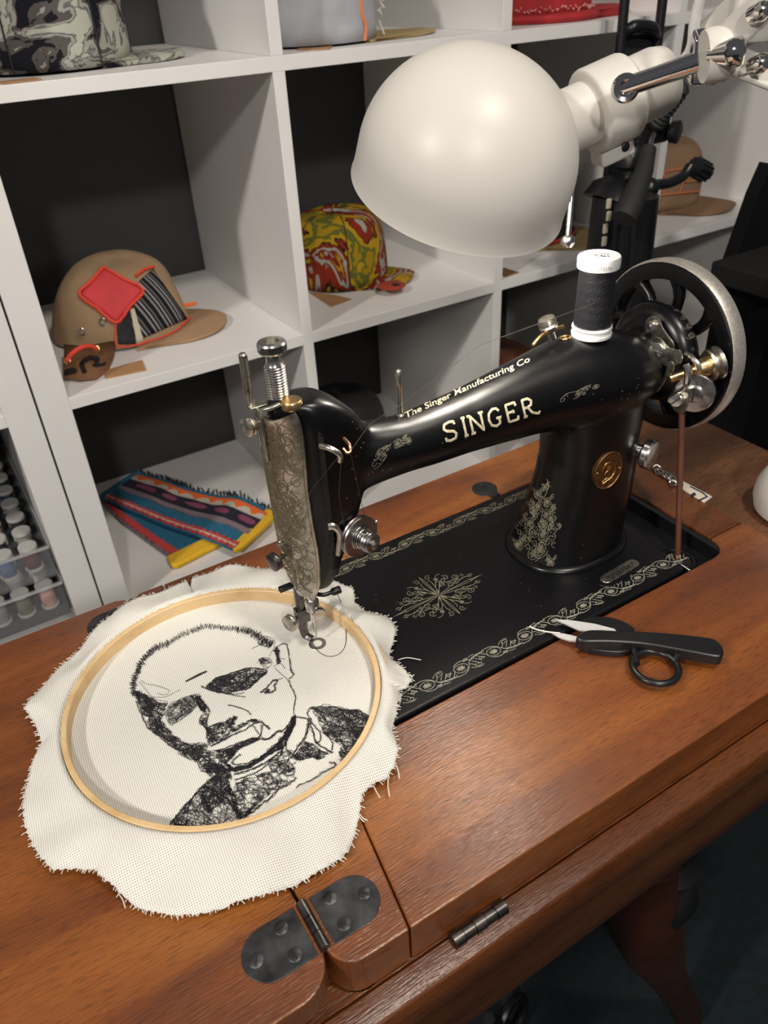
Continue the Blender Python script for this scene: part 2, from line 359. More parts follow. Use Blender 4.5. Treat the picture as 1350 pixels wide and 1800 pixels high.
# folding-leaf hinges
def leaf_hinge(cx,yc,sgn=1):
    ht=G(); h=None
    W2=.0152
    def plate(x0,x1,sd):
        L=abs(x1-x0); pts=[(x0,-W2),(x0,W2)]
        cxx=x1-sd*W2
        pts=[(x0,yc-W2),(cxx,yc-W2)]+[(cxx+sd*W2*math.sin(a),yc-W2*math.cos(a)) for a in [i*math.pi/16 for i in range(1,16)]]+[(cxx,yc+W2),(x0,yc+W2)]
        return pts
    h=build('leaf_hinge',G().prism(plate(cx+.0055,cx+.0405,1),-.0015,.0006),SCREWM,T,bevel=.0003)
    build('hinge_plate',G().prism(plate(cx-.0045,cx-.0410,-1),-.0015,.0006),SCREWM,h,bevel=.0003)
    k=G()
    for j,(a,b) in enumerate([(-.0148,-.0055),(-.005,.0042),(.0047,.0148)]): k.cyl((cx+.0002,yc+a,.0010),(cx+.0002,yc+b,.0010),.0031,n=18)
    build('knuckle',k,DKST,h)
    for dx,dy in [(.0155,.0085),(.0150,-.0085),(.0330,.0005),(-.0150,.0085),(-.0150,-.0085),(-.0335,.0000)]:
        s=G(); c=V(cx+dx,yc+dy,.0004); s.lathe([(.0040,0),(.0040,.0004),(.0036,.0007)],c,(0,0,1),20)
        sc=build('screw',s,SCREWM,h)
        a=random.uniform(0,3); g=G().obox(c+V(0,0,.0008),V(math.cos(a),math.sin(a),0),V(-math.sin(a),math.cos(a),0),V(0,0,1),.0029,.00035,.0002)
        g.add([],[]); build('slot',g,INK,h,smooth=False)
    return h
leaf_hinge(-.1012,-.1963); leaf_hinge(-.1030,.1130)
# escutcheon of the head hinge in the rear board
e=G(); e.lathe([(.0125,-.001),(.0125,.0006),(.0118,.0009)],(.2395,.0925,0),(0,0,1),28); e.box((.2350,.0757,-.001),(.2460,.0850,.0007))
e=build('head_hinge_plate',e,SCREWM,T,ang=30)
build('screw',G().lathe([(.0045,.0009),(.0045,.0013),(.004,.0016)],(.2385,.0945,0),(0,0,1),20),SCREWM,e)
build('slot',G().obox(V(.2385,.0945,.0018),V(.8,.6,0),V(-.6,.8,0),V(0,0,1),.004,.0005,.0002),INK,e,smooth=False)
e2=G(); e2.prism(rrect(.362,.0245,.376,.060,.006),-.001,.0005); build('latch_plate',e2,SCREWM,T,bevel=.0002)
# legs (curved pedestal feet) and black iron boss
lg=G()
pts=[(1126,1520,50),(1130,1590,58),(1138,1640,62),(1155,1680,56),(1174,1715,44),(1202,1765,36),(1236,1812,32)]
P3=[UY(x,y,-.192) for i,(x,y,r) in enumerate(pts)]
sp0=smooth_path(P3,6); sp=[p for p in sp0 if -.725<p.z<-.142]+[V(p.x+.004,p.y,zF+.004) for p in [q for q in sp0 if q.z>-.725][-1:]]; sp=[V(sp[0].x,sp[0].y,-.07),V(sp[0].x,sp[0].y,-.125)]+sp; rr=np.interp(np.linspace(0,6,len(sp)),range(7),[p[2]/1383*.80 for p in pts]).tolist()

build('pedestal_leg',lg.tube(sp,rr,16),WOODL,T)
b0=UY(1160,1560,-.197)
build('turned_post',G().lathe([(.0,-.035),(.018,-.032),(.030,-.020),(.034,0),(.028,.016),(.019,.025),(.025,.035),(.028,.044),(.019,.055),(.014,.065),(.014,-b0.z-.132)],b0,(0,0,1),32),BLACKM,T)
for k,(sx) in enumerate((.06,)):
    q=[UY(880,1760,-.10),UY(930,1790,-.09),UY(985,1830,-.08)]
tr=G()
for i in range(3):
    c=UY(900+60*i,1790+30*i,-.08); tr.torus(c,.028,.006,(.3,-1,.2),24,8)
tr.tube([UY(860,1790,-.08),UY(1060,1880,-.08)],.008,8)
build('treadle_ironwork',tr,BLACKM,T)
lg2=[]
for (x,y) in [(-.06,-.17),(-.06,.10)]:
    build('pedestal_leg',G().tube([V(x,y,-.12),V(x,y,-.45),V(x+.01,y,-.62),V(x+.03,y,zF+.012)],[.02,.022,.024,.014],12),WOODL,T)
# ================================================================ SEWING MACHINE
MC=thing('sewing_machine',(.11,-.016,0),'antique black sewing machine with gold decals set in the brown table','sewing machine')
YC=-.016
bed=G().prism(rrect(-.0715,-.1035,.3010,.0735,[.006,.006,.006,.009]),-.014,.0022)
BED=build('bed',bed,BEDM,MC,bevel=.0022,bseg=4,ang=30)
# well behind/right of bed
wl=G().box((-.0735,-.1050,-.022),(.3503,.0750,-.016)); wl.box((.3440,-.1050,-.016),(.3503,.0750,-.002))
build('base_pan',wl,BLACKM,T,smooth=False)
wr=G().torus((.3190,-.0800,-.0145),.014,.0022,(0,0,1),28,8); build('belt_guard_ring',wr,BLACKM,MC)
build('belt_hole',G().lathe([(.0135,-.0155),(.0135,-.0150)],(.3190,-.0800,0),(0,0,1),28),INK,MC)
build('bed_end_clip',G().box((.3035,-.1040,-.010),(.3055,-.0800,-.002)),STEEL,MC,bevel=.0006)
# --- cast body: arm + pillar + head fused into one skin
def sellipse(cx,cy,a,b,n=40,p=2.0):
    out=[]
    for i in range(n):
        t=2*math.pi*i/n; c,s=math.cos(t),math.sin(t)
        out.append((cx+a*math.copysign(abs(c)**(2/p),c),cy+b*math.copysign(abs(s)**(2/p),s)))
    return out
arm=G(); st=[(.034,.155,.0130,.030),(.046,.155,.0165,.0262),(.060,.1555,.0190,.0225),(.080,.156,.0195,.0205),(.100,.1562,.0208,.0215),(.130,.157,.0225,.0230),(.160,.158,.0255,.0260),(.190,.159,.029,.0295),(.210,.159,.032,.0325),(.230,.158,.036,.0357),(.250,.157,.039,.0362),(.270,.156,.040,.0345),(.285,.155,.038,.031),(.298,.154,.033,.026),(.307,.153,.026,.019),(.311,.152,.016,.011)]
arm.loft([[V(x,float(np.interp(x,[.034,.085],[-.0085,YC]))+b*math.cos(2*math.pi*i/40),z+a*math.sin(2*math.pi*i/40)) for i in range(40)] for x,z,b,a in st])
pil=G(); ps=[(-.002,.2455,.0515,.0425),(.006,.2460,.0500,.0415),(.012,.2475,.0480,.0405),(.022,.2500,.0480,.0385),(.035,.2520,.0475,.0370),(.05,.2550,.0450,.0355),(.07,.2580,.0425,.0345),(.09,.2600,.0415,.034),(.115,.2610,.043,.0345),(.14,.2600,.045,.035),(.155,.258,.040,.032)]
pil.loft([[V(x,y,z) for x,y in sellipse(cx,YC,a,b,40,2.25)] for z,cx,a,b in ps])
hd=G(); hs=[(.060,-5,10,-17,-1),(.066,-6,15,-20,2),(.080,-7,23,-23,6),(.100,-8,33,-25,9),(.120,-8.5,42,-26,10),(.140,-9,49,-26,11),(.165,-9,54,-26,11),(.180,-9,52,-26,11),(.192,-9,45,-26,10),(.201,-9,36,-25,9),(.207,-8.5,28,-23,8),(.2105,-7,20,-19,5)]
def head_ring(z,xl,xr,yf,yb,n=44):
    cx,cy=(xl+xr)/2,(yf+yb)/2
    pts=sellipse(cx/1e3,cy/1e3,(xr-xl)/2e3,(yb-yf)/2e3,n,4.0)
    out=[]
    for x,y in pts:                                   # rounded nose: the front-left corner turns round towards the operator
        f=max(0,min(1,(-y-.000)/.022)); g=max(0,min(1,(.022-x)/.03))
        out.append(V(x+f*f*g*.016,y,z))
    return out
hd.loft([head_ring(*h) for h in hs])
bo=G(); bo.torus((.328,YC+.004,.1565),.0290,.0125,(1,0,0),48,16); bo.cyl((.30,YC,.155),(.335,YC,.155),.026,n=36)
def fuse(gs,vox,it,fac=.5):
    obs=[]
    g=G()
    for q in gs: g.add(q.v,q.f)
    me=bpy.data.meshes.new('tmp'); me.from_pydata([tuple(p) for p in g.v],[],g.f); me.update()
    bm=bmesh.new(); bm.from_mesh(me); bmesh.ops.recalc_face_normals(bm,faces=bm.faces); bm.to_mesh(me); bm.free()
    o=bpy.data.objects.new('tmp',me); COL.objects.link(o)
    r=o.modifiers.new('r','REMESH'); r.mode='VOXEL'; r.voxel_size=vox
    s=o.modifiers.new('s','SMOOTH'); s.factor=fac; s.iterations=it
    dg=bpy.context.evaluated_depsgraph_get(); ev=o.evaluated_get(dg); m2=ev.to_mesh()
    vs=[v.co.copy() for v in m2.vertices]; fs=[tuple(p.vertices) for p in m2.polygons]; ev.to_mesh_clear()
    bpy.data.objects.remove(o); bpy.data.meshes.remove(me)
    q=G(); q.add(vs,fs); return q
body=fuse([arm,pil,hd,bo],.0016,24)
BODY=build('arm_and_pillar',body,BLACK,MC,ang=180)
bvh=BVHTree.FromPolygons([tuple(v) for v in body.v],body.f)
def hit(x,y):
    d=Vector(ray(x,y)).normalized(); l,n,i,_=bvh.ray_cast(Vector(CAMP),d)
    return (l,n) if l is not None and l.z>.001 else None
# foot flange of the pillar
fl=G().loft([[V(x,y,z) for x,y in sellipse(.2455,YC,a,b,56,2.3)] for z,a,b in [(.0018,.0545,.0450),(.0040,.0545,.0450),(.0058,.0525,.0432),(.007,.0500,.041)]])
build('pillar_flange',fl,BLACK,MC,ang=50)
# ---- decals ----
def spiral(cx,cy,r,a0,turns,sg=1,n=14,r1=.15): return [(cx+r*(1-(1-r1)*i/n)*math.cos(a0+sg*turns*2*math.pi*i/n),cy+r*(1-(1-r1)*i/n)*math.sin(a0+sg*turns*2*math.pi*i/n)) for i in range(n+1)]
def circ(cx,cy,r,n=14): return [(cx+r*math.cos(2*math.pi*i/n),cy+r*math.sin(2*math.pi*i/n)) for i in range(n+1)]
def flower(cx,cy,r,k=6):
    o=[circ(cx,cy,r*.18,7)]
    for i in range(k):
        a=2*math.pi*i/k; c,s=math.cos(a),math.sin(a); o.append([(cx+r*.25*c,cy+r*.25*s),(cx+r*(.6*c-.22*s),cy+r*(.6*s+.22*c)),(cx+r*.9*c,cy+r*.9*s),(cx+r*(.6*c+.22*s),cy+r*(.6*s-.22*c)),(cx+r*.25*c,cy+r*.25*s)])
    return o
def bez(a,b,c,d,n=10):
    out=[]
    for i in range(n+1):
        t=i/n;u=1-t; out.append(tuple(u**3*a[k]+3*u*u*t*b[k]+3*u*t*t*c[k]+t**3*d[k] for k in (0,1)))
    return out
def border_unit():
    o=[circ(.25,.0,.30,16)]+flower(.25,0,.20,7)
    o+= [bez((-.25,-.30),(0,-.55),(.45,-.55),(.62,.02)),bez((.62,.02),(.8,.45),(1.2,.45),(1.45,.30)),bez((.05,.30),(.25,.55),(.6,.5),(.85,.18))]
    o+= [spiral(.95,-.28,.17,2.2,1.2),spiral(1.18,.05,.13,0,1.3,-1),spiral(.62,.42,.12,3.5,1.2)]
    for i in range(5): o.append(bez((.62+.17*i,.02+.07*i),(.72+.17*i,-.05+.04*i),(.78+.17*i,-.16+.06*i),(.78+.18*i,-.30+.07*i),4))
    for i in range(4): o.append(bez((.7+.18*i,.15+.06*i),(.8+.18*i,.22+.05*i),(.9+.17*i,.30+.04*i),(1.02+.15*i,.30+.06*i),4))
    o+= [bez((.5,.33),(.75,.45),(.95,.52),(1.05,.50),5),bez((.60,-.25),(.75,-.45),(.95,-.55),(1.1,-.42),6)]
    return o
def flat_decal(g,polys,o,X,Y,sx,sy,w,z):
    for p in polys:
        pts=[V(o[0],o[1],z)+X*(a*sx)+Y*(b*sy) for a,b in p]; g.ribbon(pts,[V(0,0,1)]*len(pts),w,.00012)
g=G(); N=12
for i in range(N):
    pass
x=.012
k=0
while x<.285:
    flat_decal(g,border_unit(),(x,-.0895),V(1,0,0),V(0,1 if k%2==0 else -1,0),.0200,.0132,.00030,.0022); x+=.0300; k+=1
g2=G(); x=-.06; k=0
while x<.285:
    flat_decal(g2,border_unit(),(x,.0605),V(1,0,0),V(0,1 if k%2==0 else -1,0),.0200,.0110,.00028,.0022); x+=.0300; k+=1
build('gold_border_decal',g,mat('pale_gold_border',(.46,.44,.35),.5,.2,var=.3,vscale=300),MC,recalc=False,smooth=False); build('gold_border_decal',g2,GOLD,MC,recalc=False,smooth=False)
def medallion():
    o=[]
    for sx in (1,-1):
        for sy in (1,-1):
            q=[bez((0,0),(.25,.75),(.55,.75),(.50,.28)),bez((.05,.02),(.5,.10),(.95,.18),(1.15,.40)),bez((.1,.0),(.55,.0),(1.05,.05),(1.45,.05)),spiral(1.05,.42,.15,-.5,1.3),spiral(.24,.95,.13,.5,1.3),spiral(.75,.62,.14,2,1.2,-1),bez((0,.1),(.05,.6),(.05,.9),(.0,1.15)),
               bez((.1,.1),(.3,.45),(.62,.5),(.80,.30)),bez((.9,.12),(1.2,.3),(1.4,.28),(1.55,.15)),bez((1.3,.05),(1.55,.02),(1.7,.0),(1.95,.0)),spiral(1.55,.2,.1,0,1.2),bez((.0,.0),(.2,.3),(.4,.4),(.45,.55)),
               [(.5,.55),(.62,.62),(.70,.55),(.6,.45),(.5,.55)],[(.55,.2),(.7,.28),(.85,.22),(.7,.12),(.55,.2)],bez((.3,.55),(.4,.85),(.6,.95),(.72,.88),6),[(1.25,.38),(1.33,.46),(1.38,.36),(1.28,.33)],bez((0,0),(.15,.2),(.3,.9),(.12,.8)),[(.28,.35),(.45,.30),(.52,.42),(.40,.50),(.28,.35)],spiral(.92,.18,.09,1,1.2),bez((.6,.3),(.9,.5),(1.0,.2),(1.25,.22),6)]+flower(.42,.72,.10,5)
            o+= [[(a*sx,b*sy) for a,b in p] for p in q]
    return o
g=G(); flat_decal(g,medallion(),(.1105,-.0135),V(.995,0.02,0),V(-.03,1,0),.0233,.0245,.00034,.0022)
build('medallion_decal',g,GOLD,MC,recalc=False,smooth=False)
def surf_decal(g,polys,o,ux,uy,w,wrap=None):
    """polys in unit coordinates placed on the casting: o + a*ux + b*uy found on its surface"""
    for p in polys:
        pts=[];nr=[]
        P=[]
        for i in range(len(p)-1):
            da,db=p[i+1][0]-p[i][0],p[i+1][1]-p[i][1]; K=max(1,int(math.hypot(da*ux[0]+db*uy[0],da*ux[1]+db*uy[1])/1.6))
            for k in range(K): P.append((p[i][0]+da*k/K,p[i][1]+db*k/K))
        P.append(p[-1])
        for a,b in P:
            h=hit(o[0]+a*ux[0]+b*uy[0],o[1]+a*ux[1]+b*uy[1])
            if h is None:
                if len(pts)>1: g.ribbon(pts,nr,w,.00022)
                pts=[];nr=[]; continue
            pts.append(h[0]);nr.append(h[1])
        if len(pts)>1: g.ribbon(pts,nr,w,.00022)
# SINGER
LET={'S':([(.92,.80),(.90,.97),(.55,1.0),(.15,.93),(.06,.70),(.25,.55),(.75,.45),(.94,.28),(.80,.05),(.40,0),(.08,.06),(.06,.24)],),
 'I':([(.5,0),(.5,1)],[(.15,0),(.85,0)],[(.15,1),(.85,1)]),
 'N':([(.12,0),(.12,1),(.85,0),(.85,1)],[(-.02,0),(.28,0)],[(-.08,1),(.14,1)],[(.68,1),(1.02,1)]),
 'G':([(.92,.80),(.75,.97),(.45,1.0),(.12,.80),(.03,.45),(.15,.12),(.5,0),(.82,.10),(.84,.42)],[(.6,.42),(1.0,.42)]),
 'E':([(.14,0),(.14,1),(.85,1),(.88,.80)],[(.14,.52),(.62,.52),(.64,.62),(.64,.42)],[(.14,0),(.88,0),(.92,.22)]),
 'R':([(.12,0),(.12,1),(.55,1),(.78,.82),(.70,.58),(.45,.50),(.12,.50)],[(.42,.50),(.70,.12),(1.12,-.04),(1.25,.10)],[(-.02,0),(.28,0)])}
g=G(); base=lambda t:(785+t*140,777-t*44.5)
for ch,x0,x1 in [('S',784,806),('I',815,825),('N',829,855),('G',862,884),('E',892,914),('R',921,944)]:
    t=(x0-785)/140; o=base(t); w_=(x1-x0)
    sc=1.0-.08*t
    surf_decal(g,LET[ch],o,(w_,-w_*.318),(-7.3*sc,-31.5*sc),.0016)
build('gold_brand_lettering',g,GOLDB,MC,recalc=False,smooth=False)
# text via font mesh, dropped on to a mapped surface
def font_mesh(txt,shear=0,off=0.0):
    c=bpy.data.curves.new('t','FONT'); c.body=txt; c.size=1; c.shear=shear; c.resolution_u=3; c.offset=off
    o=bpy.data.objects.new('t',c); COL.objects.link(o); dg=bpy.context.evaluated_depsgraph_get(); ev=o.evaluated_get(dg); m=ev.to_mesh()
    bm=bmesh.new(); bm.from_mesh(m); ev.to_mesh_clear()
    bmesh.ops.triangulate(bm,faces=bm.faces)
    vs=[(v.co.x,v.co.y) for v in bm.verts]; bm.verts.index_update(); fs=[tuple(v.index for v in f.verts) for f in bm.faces]; bm.free()
    bpy.data.objects.remove(o); bpy.data.curves.remove(c); return vs,fs
def text_on(g,txt,fn,off=0.0,shear=0):
    vs,fs=font_mesh(txt,shear,off)
    wd=max(v[0] for v in vs); q=[fn(v[0]/wd,v[1]) for v in vs]
    keep=[f for f in fs if all(q[i] is not None for i in f)]
    g.add([p if p is not None else V(0,0,-.02) for p in q],keep); return g
def arm_text(u,v):
    x=713+u*219; y=735.5-u*(100); h=hit(x-v*3.5,y-v*14.0)
    return None if h is None else h[0]+h[1]*.00025
build('gold_maker_lettering',text_on(G(),'The Singer Manufacturing Co',arm_text,.012),GOLDB,MC,recalc=False,smooth=False)
g=G(); un=border_unit()
surf_decal(g,un,(661,800),(17,-8),(4,-19),.00030); surf_decal(g,un,(694,782),(18,-9),(-5,19),.00030); surf_decal(g,flower(722,768,1,6) if 0 else un[:6],(716,778),(13,-6),(3,-14),.00028)
surf_decal(g,[spiral(0,0,1,0,1.2),spiral(1.2,.6,.8,2,1.2,-1),bez((0,-1),(.8,-1.4),(1.6,-.6),(2.0,.8))],(660,815),(9,-4),(3,-9),.0003)
build('arm_scroll_decal',g,GOLDD,MC,recalc=False,smooth=False)
g=G(); surf_decal(g,un,(1012,694),(17,-8),(3,-15),.00028); surf_decal(g,un[:9],(1043,681),(18,-5),(-3,13),.00028); surf_decal(g,[spiral(0,0,1,0,1.3),bez((0,1),(1,1.4),(2,.5),(3,.4))],(990,702),(8,-4),(2,-7),.00028)
build('arm_scroll_decal',g,GOLDD,MC,recalc=False,smooth=False)
# pillar column decal
g=G()
for (x,y,s,fl_) in [(938,972,17,1),(922,945,15,1),(950,965,17,1),(955,938,15,1),(930,920,13,1),(960,905,14,1),(938,895,12,-1),(962,882,10,1),(945,868,10,-1),(958,856,7,1),(910,957,11,-1),(968,988,9,1)]:
    surf_decal(g,flower(0,0,.62,6)+[circ(0,0,.75),spiral(1.0,.6,.45,0,1.3),spiral(-.9,.7,.4,3,1.2,-1),bez((-.8,-.5),(-.2,-1.3),(.7,-1.1),(1.1,-.3)),bez((.6,.7),(.9,1.3),(1.3,1.4),(1.5,1.1),6)],(x,y),(s*.75,-s*.12*fl_),(s*.10*fl_,-s*.95),.00022)
tri=[(962,850),(985,925),(990,960),(975,1000),(940,985),(900,965),(903,930),(935,880)]
r8=random.Random(11); cnt=0
while cnt<44:
    x,y=r8.uniform(898,990),r8.uniform(852,1000)
    if not(0<x): continue
    ins=False
    for i_ in range(len(tri)):
        (x1,y1),(x2,y2)=tri[i_],tri[(i_+1)%len(tri)]
        if (y1>y)!=(y2>y) and x<(x2-x1)*(y-y1)/(y2-y1)+x1: ins=not ins
    if not ins: continue
    cnt+=1; k_=r8.choice((-1,1)); surf_decal(g,[spiral(0,0,1,r8.random()*6,1.1,k_),bez((1,0),(1.2,-1),(.3,-1.9),(-.8,-2.0),6)],(x,y),(3.4*k_,0),(0,-4.2),.00020)
surf_decal(g,[[(962,842),(964,858),(958,872)],[(960,850),(968,856)]],(0,0),(1,0),(0,1),.0004)
build('pillar_scroll_decal',g,GOLD,MC,recalc=False,smooth=False)
g=G()
for (x,y) in [(1165,518),(1180,528),(1192,541),(1203,556),(1210,573),(1214,590)]:
    surf_decal(g,[spiral(0,0,1,0,1.3),bez((-.8,-.8),(0,-1.4),(1,-.5),(1.2,.6)),circ(.2,.1,.5)],(x,y),(5,3),(4,-6),.0003)
build('hub_scroll_decal',g,GOLDD,MC,recalc=False,smooth=False)
# badge
h=hit(1068,826)
bn=(h[1]*.6+V(.02,-1,0)*.4).normalized(); bx,by,bz=frame(bn,(0,0,1)); bc=h[0]
bg_=G(); ring=lambda k,hh:[bc+bx*(.0170*k*math.cos(a))+by*(.0138*k*math.sin(a))+bn*hh for a in [2*math.pi*i/40 for i in range(40)]]
bg_.loft([ring(1,-.004),ring(1,.0012),ring(.96,.0017),ring(.93,.0010),ring(.05,.0011)])
bd=build('brass_badge',bg_,BADGE,MC,ang=30)
g=G()
def bt(u,v,rad=.80):
    a=math.pi*(1.12-1.24*u); k=rad+.15*v; up=math.sin(a); rt=math.cos(a); s_=1 if by.dot(Vector(CAMR[0]))>0 else -1
    return bc+bx*(.0170*k*up)+by*(.0138*k*rt*s_)+bn*.0014
text_on(g,'THE SINGER MANFG CO',lambda u,v:bt(u,v,.74),.02)
sc2=[spiral(.15,.35,.35,.5,.8,1),bez((.15,.65),(-.5,.6),(-.2,.1),(.1,0)),bez((.1,0),(.5,-.1),(.3,-.6),(-.2,-.5)),bez((-.5,-.75),(-.2,-.5),(.2,-.5),(.5,-.75)),[(-.4,-.62),(.4,-.9)],[(.4,-.62),(-.4,-.9)],circ(0,-.05,.62,24)]
for p in sc2:
    pts=[bc+bx*(b*.012)+by*(a*.011)+bn*.0013 for a,b in p]; g.tube(pts,.00035,5)
build('badge_relief',g,BADGE2,bd,recalc=False)
for s in (-1,1): build('rivet',G().sphere(bc+by*(.0112*s)+bx*(.001*s)+bn*.0012,.0010,12),BADGE2,bd)
# serial plate
sx,sy=V(1,.06,0).normalized(),V(-.06,1,0).normalized(); sc0=V(.2505,-.0760,.0022)
def stad(hx,hy,n=8): return arc_pts((hx-hy,0),hy,-math.pi/2,math.pi/2,n)+arc_pts((-hx+hy,0),hy,math.pi/2,1.5*math.pi,n)
build('serial_recess',G().prism(stad(.0265,.0085),0,.0009,sc0,sx,sy,V(0,0,1)),BEDM,MC,bevel=.0005)
pl=build('serial_plate',G().prism(stad(.0215,.0050),.0005,.0016,sc0,sx,sy,V(0,0,1)),NICK,MC,bevel=.0003)
build('serial_number',text_on(G(),'Y7651247',lambda u,v:sc0+sx*(-.016+u*.032)+sy*(-.0022+v*.0056)+V(0,0,.00175)),DKST,pl,recalc=False,smooth=False)
# ---- stitch-length thumb screw, oil ring, spool pins
kx=V(.28,-.95,-.02).normalized(); k0=V(.2880,-.036,.0905)
kg=G(); kg.lathe([(.0085,-.006),(.0085,.004),(.0065,.006),(.0065,.011),(.0115,.013),(.0125,.0145),(.0125,.019),(.0115,.0205),(.004,.021)],k0,kx,36)
build('stitch_length_knob',kg,STEEL,MC,ang=30)
build('regulator_slot_plate',G().box((.290,-.030,.028),(.3085,-.010,.078)),BLACKM,MC,bevel=.003)
def pin(name,p,hgt,r,m): return build(name,G().lathe([(r*1.5,-.004),(r*1.5,.002),(r,.003),(r,hgt*.62),(r*1.12,hgt*.63),(r*1.12,hgt-.001),(r*.7,hgt)],p,(0,0,1),16),m,MC)
hp=hit(708,722)
pin('thread_post',V(.0815,YC+.004,.1745),.0350,.0019,NICK)
ho=hit(993,594); xo,yo,zo=frame(ho[1]); build('oil_hole_ring',G().torus(ho[0]+ho[1]*.0003,.0040,.0008,ho[1],24,8),BRASS,MC)
# rear tension slide of winder (brass strip + knob behind the arm)
bs=smooth_path([W(937,607,.585),W(950,592,.59),W(966,582,.597),W(990,574,.605)],5)
build('winder_guide_strip',G().tube(bs,.0016,8),BRASS,MC)
bk=W(966,579,.600); build('winder_guide_knob',G().lathe([(.003,-.008),(.003,0),(.0065,.001),(.0070,.003),(.0055,.0045),(.0070,.006),(.0060,.009),(.002,.010)],bk,(-.3,.2,1),24),NICK,MC)
# ---- face plate: curved sheet following the nose of the head
PB=[(.060,-6.8,-3,3.0,-17),(.070,-9,2,5,-19.5),(.085,-11,6,6,-21),(.100,-11.3,7,6,-21.5),(.125,-11.5,7.5,5,-20.5),(.150,-11.8,8,4.5,-20.5),(.175,-12,8.5,5,-22),(.190,-12,8.5,5,-22),(.200,-12,7.5,4,-21.5),(.2045,-11.8,5,2,-20)]
def plate_pt(z,t,off=0.0):
    zs=[p[0] for p in PB]; q=[np.interp(z,zs,[p[k] for p in PB])/1e3 for k in (1,2,3,4)]
    a=V(q[0],q[1],z); c=V(q[2],q[3],z); mid=(a+c)/2; d=(c-a); nn=V(d.y,-d.x,0).normalized(); nn=nn if nn.x<0 else -nn
    bul=.0058*math.sin(math.pi*t)**.8 if 0<t<1 else 0
    return a+d*t+nn*(bul+off), nn
g=G(); NZ,NT=40,20; rows=[]
zz=np.linspace(.060,.2045,NZ)
for off in (0.0,.0016):
    for z in zz:
        for j in range(NT+1):
            t=j/NT; zt=z
            if z>.196: zt=z-.004*math.sin(t*math.pi*1.0+.6)*(z-.196)/.0085
            p,_=plate_pt(z,t,off); p=V(p.x,p.y,zt); g.v.append(p)
n1=(NT+1); tot=NZ*n1
for s_ in (0,1):
    for i in range(NZ-1):
        for j in range(NT): a=s_*tot+i*n1+j; g.f.append((a,a+1,a+n1+1,a+n1))
for i in range(NZ-1):
    for j in (0,NT): a=i*n1+j; g.f.append((a,a+n1,a+n1+tot,a+tot))
for j in range(NT):
    for i in (0,NZ-1): a=i*n1+j; g.f.append((a,a+1,a+1+tot,a+tot))
FP=build('face_plate',g,NICK,MC,ang=50)
eg=G()
def eng(polys,z0,t0,sz,st,w=.00045):
    for p in polys:
        pts=[];nr=[]
        for a,b in p:
            z=z0+b*sz; t=t0+a*st
            if not(.062<z<.203 and .03<t<.97): continue
            q,nn=plate_pt(z,t,.0017); pts.append(q);nr.append(nn)
        if len(pts)>1: eg.ribbon(pts,nr,w,.0002)
rnd=random.Random(3)
for i in range(58):
    z=.068+.130*rnd.random(); t=.10+.8*rnd.random(); k=rnd.choice((-1,1)); s=.007+.007*rnd.random()
    eng([spiral(0,0,1,rnd.random()*6,1.4,k),bez((1,0),(1.3,-1),(.2,-2),(-1,-2.3)),bez((.8,-.2),(1.0,-1),(.1,-1.7),(-.8,-1.9)),bez((-1,0),(-1.3,.8),(-.6,1.5),(.2,1.8),6)],z,t,s*.62,s*.62/.034*k)
for t0 in (.04,.96): eng([[(0,i/20) for i in range(21)]],.066,t0,.134,0,.0004)
eng([[(math.sin(i*.55)*.9,i/30) for i in range(31)]],.07,.45,.13,.25,.0006)
build('engraving',eg,mat('engraved_line',(.20,.17,.11),.5,.8),FP,recalc=False,smooth=False)
# head-top fittings
build('needle_bar_cap',G().lathe([(.0068,-.003),(.0068,.0012),(.0060,.0022),(.001,.0026)],(.0035,-.0125,.2098),(0,0,1),28),BRASS,MC)
ps_=V(.0005,-.0005,.205)
thr=[(.0066,0)]
for i in range(13): thr+=[(.0066,.004+i*.0018),(.0059,.0046+i*.0018),(.0059,.0052+i*.0018)]
thr+=[(.0050,.0285),(.0046,.031),(.0048,.034),(.0082,.0350),(.0088,.0362),(.0088,.0405),(.0082,.0415),(.0048,.0418),(.0044,.037),(.0,.0368)]
sg=G(); sg.lathe(thr,ps_,(0,0,1),48)
build('presser_regulating_screw',sg,STEEL,MC,ang=25)
kn=G()
for i in range(48):
    a=2*math.pi*i/48; kn.box((ps_.x+.0087*math.cos(a)-.0003,ps_.y+.0087*math.sin(a)-.0003,ps_.z+.0362),(ps_.x+.0087*math.cos(a)+.0003,ps_.y+.0087*math.sin(a)+.0003,ps_.z+.0403),rot=a)
build('knurling',kn,STEEL,MC,smooth=False)
# thread guide bracket on top-left with post and thumb screw
gp=W(470,728,.520)
gb=G(); A=V(-.0125,.006,.2060)
gb.box((-.0185,.001,.2050),(-.0020,.0085,.2068)); gb.box((-.0150,-.0045,.170),(-.0132,.0012,.2062)); gb.box((-.0150,.0032,.178),(-.0132,.0062,.2062)); gb.tube([V(-.0141,-.0045,.2062),V(-.009,-.009,.2085),V(-.003,-.010,.2098)],.0018,6)
build('thread_guide_bracket',gb,NICK,MC,bevel=.0004)
pp=V(-.0160,.0065,.2065); build('thread_guide_post',G().lathe([(.0027,0),(.0027,.0335),(.0018,.0345)],pp,(0,0,1),18),NICK,MC)
def thumb(name,p,ax,r=.0068,l=.010,m=NICK): return build(name,G().lathe([(.0016,-.004),(.0016,l),(r*.75,l+.0005),(r,l+.0015),(r,l+.003),(r*.92,l+.0036),(r,l+.0042),(r,l+.0058),(r*.7,l+.0068),(.0005,l+.007)],p,ax,28),m,MC,ang=35)
thumb('bracket_thumb_screw',V(-.0125,.0030,.1960),(-.95,-.30,.0),.0062,.006)
thumb('face_plate_thumb_screw',V(-.0105,-.0005,.0905),(-.95,-.25,0),.0066,.007,DKST)
